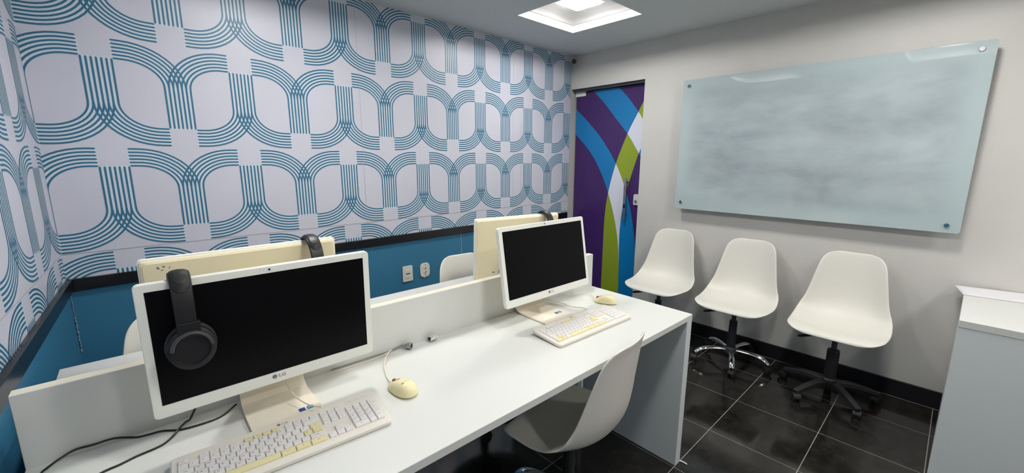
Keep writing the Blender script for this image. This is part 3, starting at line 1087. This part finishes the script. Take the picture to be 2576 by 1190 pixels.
def make_keyboard(label, cx, cy, z, yaw, tilt, yellow, stuff_last):
    t = thing('keyboard', label, 'keyboard', (cx, cy, z), yaw, 'keyboards on the near desk')
    t.rotation_euler = (tilt, 0, yaw)
    bm = B()
    lo = rrect(KW - 0.004, KD - 0.004, 0.010, 5)
    mid = rrect(KW, KD, 0.012, 5)
    hi = rrect(KW - 0.006, KD - 0.006, 0.010, 5)
    rings = [[bm.verts.new((a, b, 0.0)) for a, b in lo], [bm.verts.new((a, b, 0.004)) for a, b in mid], [bm.verts.new((a, b, 0.011)) for a, b in mid], [bm.verts.new((a, b, 0.0135)) for a, b in hi]]
    n = len(lo)
    for k in range(3):
        for i in range(n):
            bm.faces.new((rings[k][i], rings[k][(i + 1) % n], rings[k + 1][(i + 1) % n], rings[k + 1][i]))
    bm.faces.new(rings[-1]); bm.faces.new(list(reversed(rings[0])))
    body = obj('keyboard_body', bm, M['kbbody'], t)
    # logo
    bm = B()
    lx, ly = -0.004, KD / 2 - 0.0125
    prism(bm, [(lx - 0.010 + 0.0042 * math.cos(a * PI / 8), ly + 0.0042 * math.sin(a * PI / 8)) for a in range(16)], 0.0135, 0.0138, XY)
    add_text(bm, 'LG', 0.0105, lambda a, b: (lx + 0.004 + a, ly + b, 0.0138), 0, 1.1)
    obj('logo', bm, M['logo'], t, recalc=False)
    # outline of the indicator strip over the number pad
    bm = B()
    o1 = rrect(0.062, 0.009, 0.0044, 6); o2 = rrect(0.0612, 0.0082, 0.004, 6)
    A_ = [bm.verts.new((0.176 + a, ly - 0.0035 + b, 0.0137)) for a, b in o1]
    B_ = [bm.verts.new((0.176 + a, ly - 0.0035 + b, 0.0137)) for a, b in o2]
    for i in range(len(A_)):
        bm.faces.new((A_[i], A_[(i + 1) % len(A_)], B_[(i + 1) % len(A_)], B_[i]))
    for dx in (-0.018, 0.0, 0.018):
        prism(bm, [(0.176 + dx + 0.0009 * math.cos(a * PI / 4), ly - 0.0035 + 0.0009 * math.sin(a * PI / 4)) for a in range(8)], 0.0135, 0.01385, XY)
    obj('indicator_strip', bm, M['logo'], t, recalc=False)
    # feet
    for sx in (-1, 1):
        bm = B(); box(bm, sx * 0.19 - 0.014, sx * 0.19 + 0.014, KD / 2 - 0.022, KD / 2 - 0.014, -0.0125, 0.001)
        obj('foot', bm, M['kbbody'], t, bevel=0.001, seg=1).rotation_euler = (0, 0, 0)
    x_left = -22.5 * KP / 2
    y_top = KD / 2 - 0.0235
    cnt = 0
    rest = B()
    last = []
    for idx, (x, r, w, h, txt, s, st) in enumerate(KEYS):
        hgt = KP * h
        kx = x_left + (x + w / 2) * KP
        yrow = y_top - 0.0145 - (r - 1) * KP * 1.0 if r else y_top
        # y of the top edge of the row
        ytop = y_top + 0.0 if r == 0 else y_top - 0.0150 - (r - 1) * KP
        ky = ytop - hgt / 2
        yel = st in yellow
        if idx in stuff_last:
            key_bm(rest, w * KP, hgt, '', s, '', kx, ky)
            last.append(idx)
            continue
        if idx not in keymesh:
            b2 = B()
            key_bm(b2, w * KP, hgt, txt, s, st)
            me = bpy.data.meshes.new('key')
            b2.to_mesh(me); b2.free()
            me.materials.append(M['key']); me.materials.append(M['legend'])
            keymesh[idx] = me
        o = bpy.data.objects.new('key', keymesh[idx])
        COL.objects.link(o)
        o.parent = t
        o.location = (kx, ky, 0.0133)
        if yel:
            o.material_slots[0].link = 'OBJECT'
            o.material_slots[0].material = M['keyyellow']
            o['label'] = 'yellowed key'
        cnt += 1
    o = obj('small_keys', rest, M['key'], t)
    o.location = (0, 0, 0.0133)
    o['kind'] = 'stuff'
    return t


def find(*names):
    out = []
    for i, k in enumerate(KEYS):
        if k[4] in names or k[6] in names:
            out.append(i)
    return out


ex = len(KEYS) - 100
stuff1 = set((find('lctrl', 'win', 'alt', 'bsl', 'Caps') + find('Shift', 'Tab'))[:max(ex, 0)])
stuff2 = set((find('Pause', 'ScrLk', 'PrtSc', 'f12', 'f11', 'f10'))[:max(ex, 0)])
kb1 = make_keyboard('white keyboard with yellowed space bar before the nearest computer, cut by the photo edge', 0.2190, 1.020, 0.7505, -0.078, 0.085,
                    ('space', 'altgr', 'menu', 'rctrl', 'enter', 'brk', 'f5', 'f6', 'f7', 'f8'), stuff1)
kb2 = make_keyboard('white keyboard with yellowed keys in front of the right-hand computer', 1.3245, 0.983, 0.7505, -0.045, 0.085,
                    ('space', 'altgr', 'menu', 'rctrl', 'enter', 'brk', 'f5', 'f6', 'f7', 'f8', 'lctrl', 'win', 'bsl'), stuff2)
for kb in (kb1, kb2):
    kb.location.z = ZT + 0.0070

# ------------------------------------------------------------------ mice
def make_mouse(label, x, y, rz):
    t = thing('computer_mouse', label, 'mouse', (x, y, ZT), rz, 'mice on the near desk')
    # nose towards +y local
    bm = B()
    nu, nv = 24, 14
    L_, W_, H_ = 0.056, 0.031, 0.037
    rows = []
    for j in range(nv + 1):
        ph = PI / 2 * j / nv
        row = []
        for i in range(nu):
            a = 2 * PI * i / nu
            ca, sa = math.cos(a), math.sin(a)
            rr = math.cos(ph) ** 0.72
            ex_ = 0.85
            px_ = W_ * rr * math.copysign(abs(ca) ** ex_, ca)
            py_ = L_ * rr * math.copysign(abs(sa) ** ex_, sa)
            wv = 1.0 - 0.06 * math.sin(py_ / L_ * 2.6)
            top = H_ * (1 - 0.30 * (py_ / L_) - 0.18 * (py_ / L_) ** 2) if True else H_
            row.append(bm.verts.new((px_ * wv, py_, 0.001 + top * math.sin(ph) ** 0.85)))
        rows.append(row)
    for j in range(nv):
        for i in range(nu):
            try:
                bm.faces.new((rows[j][i], rows[j][(i + 1) % nu], rows[j + 1][(i + 1) % nu], rows[j + 1][i]))
            except ValueError:
                pass
    bmesh.ops.remove_doubles(bm, verts=bm.verts, dist=0.0003)
    bm.faces.new([v for v in rows[0]][::-1])
    obj('mouse_body', bm, M['mouse'], t, smooth=True, sub=1)
    bm = B(); lathe(bm, [(0.0085, -0.0035), (0.0095, -0.002), (0.0095, 0.002), (0.0085, 0.0035)], 20, Matrix.Translation((0, 0.036, 0.020)) @ Matrix.Rotation(PI / 2, 4, 'Y'))
    obj('scroll_wheel', bm, M['wheel'], t, smooth=True)
    bm = B()
    for sx in (-1, 1):
        tube(bm, [(sx * 0.006, 0.020, 0.0324), (sx * 0.006, 0.030, 0.0278), (sx * 0.006, 0.042, 0.0204)], 0.0007, 6)
    tube(bm, [(-0.006, 0.020, 0.0324), (0.0, 0.017, 0.0336), (0.006, 0.020, 0.0324)], 0.0007, 6)
    obj('button_groove', bm, M['wheel'], t)
    return t


def mouse_logo(t):
    bm = B()
    add_text(bm, 'LG', 0.010, lambda a, b: (a + 0.004, -0.018 + b, 0.0411), 0, 1.1)
    prism(bm, [(-0.011 + 0.0036 * math.cos(a * PI / 8), -0.018 + 0.0036 * math.sin(a * PI / 8)) for a in range(16)], 0.0400, 0.0411, XY)
    obj('logo', bm, mat('logo_faint', srgb(200, 192, 165), 0.4), t, recalc=False)


ms1 = make_mouse('yellowed cream computer mouse between the two keyboards, nearest the camera', 0.533, 1.050, 0.17)
ms2 = make_mouse('yellowed cream computer mouse at the right end of the desk behind the keyboard', 1.634, 1.093, 0.42)
mouse_logo(ms1)


def cable(name, pts, r, m, parent=None, n=8):
    bm = B()
    P = catmull(pts, 6)
    if parent is not None:
        mi = parent.matrix_basis.inverted()
        P = [mi @ p for p in P]
    tube(bm, P, r, n)
    return obj(name, bm, m, parent, smooth=True)


def z_on(pts, z=0.7525):
    return [(a, b, z) if len(p) == 2 else p for p in pts for a, b in [p[:2]]]


bpy.context.view_layer.update()
cable('cable', z_on([(0.524, 1.100, 0.762), (0.527, 1.120, 0.757), (0.533, 1.148), (0.543, 1.181), (0.558, 1.219, 0.756), (0.577, 1.250, 0.764), (0.602, 1.275, 0.770), (0.620, 1.290, 0.768),
                      (0.585, 1.293, 0.757), (0.545, 1.295), (0.50, 1.298), (0.455, 1.300), (0.40, 1.305)]), 0.0018, M['beigecable'], ms1)
cable('cable', z_on([(1.612, 1.138, 0.763), (1.626, 1.151, 0.762), (1.655, 1.190, 0.762), (1.668, 1.218, 0.764), (1.645, 1.240, 0.764), (1.600, 1.252, 0.758), (1.572, 1.278, 0.757), (1.560, 1.292, 0.77), (1.50, 1.29, 0.80)]), 0.0018, M['beigecable'], ms2)
cable('cable', z_on([(0.317, 1.098, 0.772), (0.298, 1.118, 0.775), (0.286, 1.138, 0.780), (0.276, 1.165, 0.787), (0.268, 1.19, 0.80), (0.266, 1.215, 0.825), (0.272, 1.235, 0.86)]), 0.0018, M['beigecable'], kb1)
cable('cable', z_on([(1.449, 1.060, 0.770), (1.449, 1.090, 0.772), (1.446, 1.125, 0.766), (1.438, 1.164, 0.765), (1.449, 1.205, 0.763), (1.444, 1.245, 0.763), (1.435, 1.280, 0.763), (1.41, 1.295, 0.77)]), 0.0018, M['beigecable'], kb2)

YDV = lambda x: D(x, YV)[1] - 0.0035
c1 = [(-0.213, 1.265, 0.7525), (-0.212, 1.285, 0.7525), (-0.204, 1.302, 0.753), (-0.185, 1.318, 0.757), (-0.160, YDV(-0.16), 0.762), (-0.13, YDV(-0.13), 0.760), (-0.093, YDV(-0.093), 0.759), (-0.054, 1.307), (-0.03, 1.300),
      (-0.006, 1.295), (0.03, 1.270), (0.078, 1.262), (0.116, 1.268), (0.154, 1.296, 0.757)]
c1 = [(p[0], p[1], p[2] if len(p) > 2 else 0.7525) for p in c1]
cb = cable('power_cable', [(-0.205, 1.17, 0.7525), (-0.212, 1.22, 0.7525)] + c1[1:], 0.0024, M['blackcable'])
tag(cb, 'thin black cable looping along the foot of the desk divider at the left', 'cable', 'black cables on the near desk')
c2 = [(0.075, 1.318, 0.790), (0.060, 1.312, 0.765), (0.050, 1.305, 0.7525), (0.042, 1.301), (0.026, 1.268, 0.758), (0.003, 1.240, 0.7525), (-0.018, 1.225), (-0.056, 1.218), (-0.085, 1.208), (-0.116, 1.201), (-0.17, 1.17), (-0.22, 1.12)]
cb = cable('power_cable', [(p[0], p[1], p[2] if len(p) > 2 else 0.7525) for p in c2], 0.0024, M['blackcable'])
tag(cb, 'thin black cable running from under the nearest screen to the lower left', 'cable', 'black cables on the near desk')

# security cable with lock heads
t = thing('cable_lock', 'grey security cable with a round lock head, right of the nearest screen by the divider', 'cable lock', (0.690, 1.290, ZT))
T = Matrix.Translation((0.0, 0.0, 0.0125)) @ Matrix.Rotation(-0.9, 4, 'Z') @ Matrix.Rotation(PI / 2, 4, 'Y')
bm = B(); lathe(bm, [(0.0055, -0.022), (0.0065, -0.013), (0.0085, -0.0105), (0.0125, -0.008), (0.0125, 0.007), (0.0115, 0.0085)], 24, T)
obj('lock_head', bm, M['steel'], t)
bm = B(); lathe(bm, [(0.0085, 0.0083), (0.0085, 0.0092), (0.003, 0.0093)], 20, T)
obj('keyhole', bm, M['hole'], t)
bm = B(); tube(bm, [Vector(p) - Vector((0.690, 1.290, ZT)) for p in catmull([(0.674, 1.311, 0.763), (0.655, 1.311, 0.760), (0.62, 1.308, 0.757), (0.56, 1.309, 0.757), (0.50, 1.310, 0.757), (0.42, 1.312, 0.757)], 4)], 0.0024, 8)
obj('steel_cable', bm, M['steelcable'], t, smooth=True)
t = thing('lock_plug', 'small shiny metal lock end poking out of the cable slot at the divider foot', 'cable lock', (0.790, 1.292, ZT))
T = Matrix.Translation((0, 0, 0.0125)) @ Matrix.Rotation(0.15, 4, 'Z') @ Matrix.Rotation(PI / 2, 4, 'Y')
bm = B(); lathe(bm, [(0.0095, -0.016), (0.0108, -0.014), (0.0108, 0.010), (0.0098, 0.013), (0.0098, 0.017)], 20, T)
obj('plug_body', bm, M['chrome'], t)
bm = B(); lathe(bm, [(0.0075, -0.0172), (0.0075, -0.0158)], 16, T)
obj('plug_end', bm, M['hole'], t)

# ------------------------------------------------------------------ headphones
def make_headphones(label, x, y, z, rz, depth_front, spread=0.0):
    """z: the top edge the band rests on; cups hang either side (local y)"""
    t = thing('headphones', label, 'headphones', (x, y, z), rz, 'black headphones hung over the screens')
    n = 28
    zc = -0.150
    prof = []
    yf, yb = -depth_front, 0.052
    ym = (yf + yb) / 2
    hw = (yb - yf) / 2
    for i in range(n + 1):
        a = PI * i / n
        yy = ym - (hw + 0.018 * math.sin(a) ** 2 * 0) * math.cos(a)
        sn = math.sin(a)
        zz = -0.115 + 0.127 * sn ** 0.7
        prof.append((yy, zz))
    # straight side pieces down to the cups
    prof = [(yf + 0.004, zc + 0.045)] + prof + [(yb - 0.004, zc + 0.045)]

    def band(bm, prof, wfn, th, off=0.0, mi=0):
        rows = []
        m_ = len(prof)
        for i, (yy, zz) in enumerate(prof):
            a = prof[max(i - 1, 0)]; b = prof[min(i + 1, m_ - 1)]
            ty, tz = b[0] - a[0], b[1] - a[1]
            l = math.hypot(ty, tz)
            ny, nz_ = -tz / l, ty / l
            w = wfn(i / (m_ - 1))
            o1, o2 = off, off + th
            rows.append([bm.verts.new((-w, yy + ny * o1, zz + nz_ * o1)), bm.verts.new((-w * 0.9, yy + ny * o2, zz + nz_ * o2)),
                         bm.verts.new((0, yy + ny * (o2 + 0.0012), zz + nz_ * (o2 + 0.0012))),
                         bm.verts.new((w * 0.9, yy + ny * o2, zz + nz_ * o2)), bm.verts.new((w, yy + ny * o1, zz + nz_ * o1)), bm.verts.new((0, yy + ny * (o1 - 0.0), zz + nz_ * (o1 - 0.0)))])
        for k in range(m_ - 1):
            for i in range(6):
                bm.faces.new((rows[k][i], rows[k][(i + 1) % 6], rows[k + 1][(i + 1) % 6], rows[k + 1][i]))
        bm.faces.new(list(reversed(rows[0]))); bm.faces.new(rows[-1])
    bm = B()
    band(bm, prof, lambda s: 0.0190 + 0.002 * math.sin(PI * s) ** 2, 0.006)
    obj('headband', bm, M['hpblack'], t, smooth=True, bevel=0.001)
    mid = prof[9:-9]
    bm = B()
    band(bm, mid, lambda s: 0.0125 * min(1.0, 0.55 + 2.2 * math.sin(PI * s)), 0.0022, 0.0078)
    obj('band_inlay', bm, M['blackplastic'], t, smooth=True)
    bm = B()
    band(bm, prof[7:-7], lambda s: 0.016 * min(1.0, 0.5 + 2.4 * math.sin(PI * s)), 0.0012, 0.0074)
    obj('band_groove', bm, M['rubber'], t, smooth=True)
    for side, yy in ((-1, yf), (1, yb)):
        # cup housing, cushion and yoke arm
        T = Matrix.Translation((0.004, yy, zc)) @ Matrix.Rotation(PI / 2 * (1 if side < 0 else -1), 4, 'X') @ Matrix.Diagonal((1.0, 1.12, 1, 1))
        bm = B()
        lathe(bm, [(0.0430, -0.014), (0.0455, -0.006), (0.0445, 0.003), (0.0380, 0.0075), (0.0330, 0.0080), (0.0315, 0.0045), (0.010, 0.0035)], 40, T)
        cup = obj('ear_cup', bm, M['hpblack'], t, smooth=True)
        bm = B()
        prof2 = []
        for i in range(9):
            a = PI * i / 8
            prof2.append((0.0440 + 0.0045 * math.sin(a), -0.014 - 0.016 * i / 8))
        prof2.append((0.030, -0.0305))
        lathe(bm, prof2, 40, T)
        obj('ear_cushion', bm, M['hpmatte'], cup, smooth=True)
        bm = B()
        pts = []
        for i in range(13):
            a = PI * (0.02 + 0.96 * i / 12)
            pts.append(T @ Vector((0.036 * math.cos(a), -side * -0.0 + 0.034 * math.sin(a) * (1 if side < 0 else -1) * 1.0, 0.0095)))
        tube(bm, pts, 0.0042, 8)
        obj('yoke', bm, M['darkgrey'], t, smooth=True)
        bm = B()
        box(bm, -0.017, 0.024, yy - 0.0035 + (0.0 if side > 0 else -0.006), yy + 0.0035 + (0.006 if side > 0 else 0.0), zc + 0.028, zc + 0.062)
        obj('slider', bm, M['hpblack'], t, bevel=0.002)
    return t


make_headphones('black headphones on the nearest screen, one ear cup hanging in front of it', 0.064, 1.158, 1.1665, -0.009, 0.036)
make_headphones('black headphones hung over the back-turned screen behind the nearest computer', 0.425, 1.448, 1.1665, 0.0, 0.088)
make_headphones('black headphones hung over the back-turned screen behind the right-hand computer', 1.640, 1.520, 1.1385, -0.19, 0.085)

# ------------------------------------------------------------------ chairs
def shell_mesh():
    # centre profile, facing -y: (y, z) from the front lip to the top of the back
    pr = [(-0.200, 0.424), (-0.190, 0.440), (-0.155, 0.448), (-0.09, 0.440), (-0.03, 0.430), (0.03, 0.429), (0.085, 0.438), (0.135, 0.458), (0.175, 0.494),
          (0.201, 0.546), (0.215, 0.610), (0.224, 0.685), (0.233, 0.762), (0.242, 0.832), (0.249, 0.866)]
    wd = [0.205, 0.216, 0.228, 0.236, 0.240, 0.240, 0.236, 0.229, 0.219, 0.207, 0.195, 0.182, 0.168, 0.155, 0.147]
    lf = [-0.014, 0.000, 0.014, 0.026, 0.036, 0.046, 0.058, 0.070, 0.080, 0.081, 0.075, 0.064, 0.051, 0.038, 0.030]
    C = catmull([(a, b, w) for (a, b), w in zip(pr, wd)], 3)
    Lf = [q.x for q in catmull([(l, 0, 0) for l in lf], 3)]
    # arc length
    S = [0]
    for i in range(1, len(C)):
        S.append(S[-1] + math.hypot(C[i].x - C[i - 1].x, C[i].y - C[i - 1].y))
    TOT = S[-1]
    nv = 16
    bm = B()
    rows = []
    n = len(C)
    for i in range(n):
        a = C[max(i - 1, 0)]; b = C[min(i + 1, n - 1)]
        ty, tz = b.x - a.x, b.y - a.y
        l = math.hypot(ty, tz)
        ny, nz_ = -tz / l, ty / l     # inner normal (up on the seat, forward on the back)
        w = C[i].z
        r1, r2 = 0.085, 0.075
        s = S[i]
        if s < r1:
            w = w - r1 + math.sqrt(max(0, r1 * r1 - (r1 - s) ** 2))
        if TOT - s < r2:
            q = TOT - s
            w = w - r2 + math.sqrt(max(0, r2 * r2 - (r2 - q) ** 2))
        row = []
        for j in range(nv + 1):
            v = -1 + 2 * j / nv
            v = math.copysign(abs(v) ** 0.9, v)
            x = v * w
            k = abs(x) / C[i].z
            lift = Lf[i] * (k ** 2.4)
            flare = 0.010 * max(0, k - 0.86) / 0.14
            row.append(bm.verts.new((x, C[i].x + ny * (lift - flare * 0.5), C[i].y + nz_ * (lift - flare * 0.5))))
        rows.append(row)
    for i in range(n - 1):
        for j in range(nv):
            bm.faces.new((rows[i][j], rows[i][j + 1], rows[i + 1][j + 1], rows[i + 1][j]))
    return bm


_shell = None


def make_chair(label, x, y, rz, base='chrome', base_ang=0.0, sleeve_top=0.30, dz=0.0, group='white shell chairs'):
    global _shell
    t = thing('office_chair', label, 'chair', (x, y, 0), rz, group)
    if _shell is None:
        _shell = obj('seat_shell', shell_mesh(), M['shell'], t, smooth=True, solid=0.007, sub=1, soff=-1.0)
    else:
        o = _shell.copy(); COL.objects.link(o); o.parent = t
        _shell = o
    _shell.location = (0, 0, dz)
    # mechanism and lever (right-hand side of the sitter is local -x)
    bm = B(); box(bm, -0.075, 0.075, -0.085, 0.075, 0.398 + dz, 0.414 + dz); box(bm, -0.03, 0.03, -0.05, 0.05, 0.375 + dz, 0.399 + dz)
    obj('mechanism', bm, M['blackplastic'], t, bevel=0.004)
    bm = B(); tube(bm, catmull([(-0.03, -0.02, 0.390 + dz), (-0.09, -0.055, 0.385 + dz), (-0.13, -0.09, 0.378 + dz), (-0.165, -0.125, 0.374 + dz)], 4), 0.004, 8,
                   radii=[0.004] * 5 + [0.0085] * 7 + [0.004])
    obj('lever', bm, M['blackplastic'], t, smooth=True)
    bm = B(); lathe(bm, [(0.0145, 0.20), (0.0145, 0.385 + dz)], 20)
    obj('gas_rod', bm, M['darkgrey'], t, smooth=True)
    bm = B(); lathe(bm, [(0.030, 0.105), (0.0275, 0.12), (0.0250, sleeve_top - 0.01), (0.0265, sleeve_top)] if base == 'chrome' else [(0.032, 0.11), (0.032, sleeve_top - 0.005), (0.030, sleeve_top)], 24)
    obj('gas_sleeve', bm, M['blackplastic'], t, smooth=False)
    bm = B(); lathe(bm, [(0.036, 0.072), (0.042, 0.080), (0.040, 0.112), (0.031, 0.122)], 24)
    hub = obj('base_hub', bm, M['darkgrey'] if base == 'chrome' else M['blackplastic'], t, smooth=True)
    RB = 0.245
    for k in range(5):
        a = math.radians(base_ang + 72 * k) - rz
        Q = Matrix.Rotation(a, 4, 'Z')
        bm = B()
        if base == 'chrome':
            P = catmull([(0.025, 0, 0.100), (0.09, 0, 0.104), (0.155, 0, 0.103), (0.205, 0, 0.090), (0.240, 0, 0.064)], 5)
            rad = [0.0125 + 0.0065 * min(1, i / 12) for i in range(len(P))]
            rad[-1] *= 0.9
            tube(bm, [Q @ p for p in P], 0.015, 12, radii=rad, flat=0.72)
            arm = obj('base_arm', bm, M['chrome'], t, smooth=True)
        else:
            pts = catmull([(0.02, 0, 0.104), (0.09, 0, 0.108), (0.16, 0, 0.098), (0.225, 0, 0.080), (0.255, 0, 0.072)], 4)
            rows = []
            for i, p in enumerate(pts):
                s = i / (len(pts) - 1)
                w = 0.026 - 0.010 * s
                th = 0.034 - 0.014 * s
                rows.append([bm.verts.new(Q @ Vector((p.x, yy, p.z + zz))) for yy, zz in ((-w, -th), (-w * 0.8, 0), (w * 0.8, 0), (w, -th))])
            for i in range(len(rows) - 1):
                for j in range(4):
                    bm.faces.new((rows[i][j], rows[i][(j + 1) % 4], rows[i + 1][(j + 1) % 4], rows[i + 1][j]))
            bm.faces.new(list(reversed(rows[0]))); bm.faces.new(rows[-1])
            arm = obj('base_arm', bm, M['blackplastic'], t, bevel=0.004)
        # caster: hood, pin, two wheels
        cx_, cy_ = (Q @ Vector((RB, 0, 0))).xy
        sw = a + 1.1 + k * 1.3
        Tc = Matrix.Translation((cx_, cy_, 0)) @ Matrix.Rotation(sw, 4, 'Z')
        bm = B()
        lathe(bm, [(0.0055, 0.035), (0.0055, 0.075 if base == 'chrome' else 0.058)], 10, Tc)
        prof_h = []
        pts = [(0.026 * math.cos(b_), 0.026 + 0.027 * math.sin(b_)) for b_ in [math.radians(g) for g in range(-5, 186, 15)]]
        prism(bm, pts, -0.020, 0.020, lambda p, q_, d: Tc @ Vector((p + 0.008, d, q_)))
        cs = obj('caster', bm, M['rubber'], t, bevel=0.002)
        for sd in (-1, 1):
            bm = B()
            lathe(bm, [(0.014, -0.001), (0.0235, 0.0), (0.0245, 0.004), (0.0245, 0.009), (0.020, 0.0125), (0.008, 0.0135)], 22,
                  Tc @ Matrix.Translation((0.008, sd * 0.0085, 0.0246)) @ Matrix.Rotation(-sd * PI / 2, 4, 'X'))
            obj('wheel', bm, M['blackplastic'], cs, smooth=True)
    return t


make_chair('white shell chair by the door, leftmost of the three along the wall', 3.035, 1.530, -PI / 2 + 0.03, 'chrome', 158, 0.315)
make_chair('white shell chair with a chrome star base, middle of the three under the board', 3.030, 0.960, -PI / 2 + 0.02, 'chrome', 130, 0.315)
make_chair('white shell chair with a black plastic star base, nearest the cabinet, under the board', 3.030, 0.388, -PI / 2 + 0.0, 'black', 151, 0.30)
make_chair('white shell chair pushed in at the near desk, seen from behind', 1.190, 0.935, math.radians(188), 'chrome', 107, 0.29, -0.045)
make_chair('white shell chair back showing over the far desk left of the right-hand screens', 1.410, 1.755, -0.10, 'chrome', 20, 0.31)
make_chair('white shell chair mostly hidden behind the nearest screen, at the far desk', 0.090, 1.760, -0.03, 'chrome', 50, 0.31)

# ------------------------------------------------------------------ cabinet and papers on the right
cab = thing('side_cabinet', 'white topped grey laminate cabinet against the right wall, at the photo edge', 'cabinet', (2.570, -0.075, 0), -0.022)
W_ = XD - 0.020 - 2.570
bm = B(); box(bm, 0.0, W_, -1.10, 0.0, 0.725, 0.755)
obj('cabinet_top', bm, M['laminate'], cab, bevel=0.001, seg=1)
bm = B(); box(bm, 0.0015, W_ - 0.016, -1.095, -0.0015, 0.0, 0.7245)
obj('cabinet_body', bm, M['cabgrey'], cab, bevel=0.001, seg=1)
bm = B(); box(bm, 0.0, 0.0012, -1.09, -0.0, 0.7238, 0.7258)
obj('edge_joint', bm, M['seam'], cab)


def sheet(label, pts_fn, x, y, rz, w, h):
    bm = B()
    nx, ny = 16, 10
    V = [[bm.verts.new((w * (i / nx - 0.5), h * (j / ny - 0.5), pts_fn(i / nx, j / ny))) for j in range(ny + 1)] for i in range(nx + 1)]
    for i in range(nx):
        for j in range(ny):
            bm.faces.new((V[i][j], V[i + 1][j], V[i + 1][j + 1], V[i][j + 1]))
    o = obj('paper_sheet', bm, M['sheet'], None, smooth=True, solid=0.0003)
    o.location = (x, y, 0.7556)
    o.rotation_euler = (0, 0, rz)
    tag(o, label, 'paper', 'papers on the cabinet')
    return o


sheet('white paper sheet whose corner sticks out past the left edge of the cabinet', lambda u, v: 0.004 * math.sin(u * 5) ** 2 * (1 - v) + 0.001, 3.205, -0.215, 0.16, 0.21, 0.297)
sheet('white paper sheet at the photo edge, further right on the cabinet', lambda u, v: 0.003 * math.sin(u * 4 + 1) ** 2 * (1 - v) + 0.0045, 3.175, -0.52, 0.02, 0.21, 0.25)

# stub of white tube at the desk foot
bm = B(); tube(bm, [(1.800, 0.742, 0.0035), (1.803, 0.722, 0.0035), (1.800, 0.706, 0.0045)], 0.0033, 8)
o = obj('plastic_tube', bm, M['white'], None, smooth=True)
tag(o, 'short stub of white plastic tube on the floor at the desk panel foot', 'plastic tube')
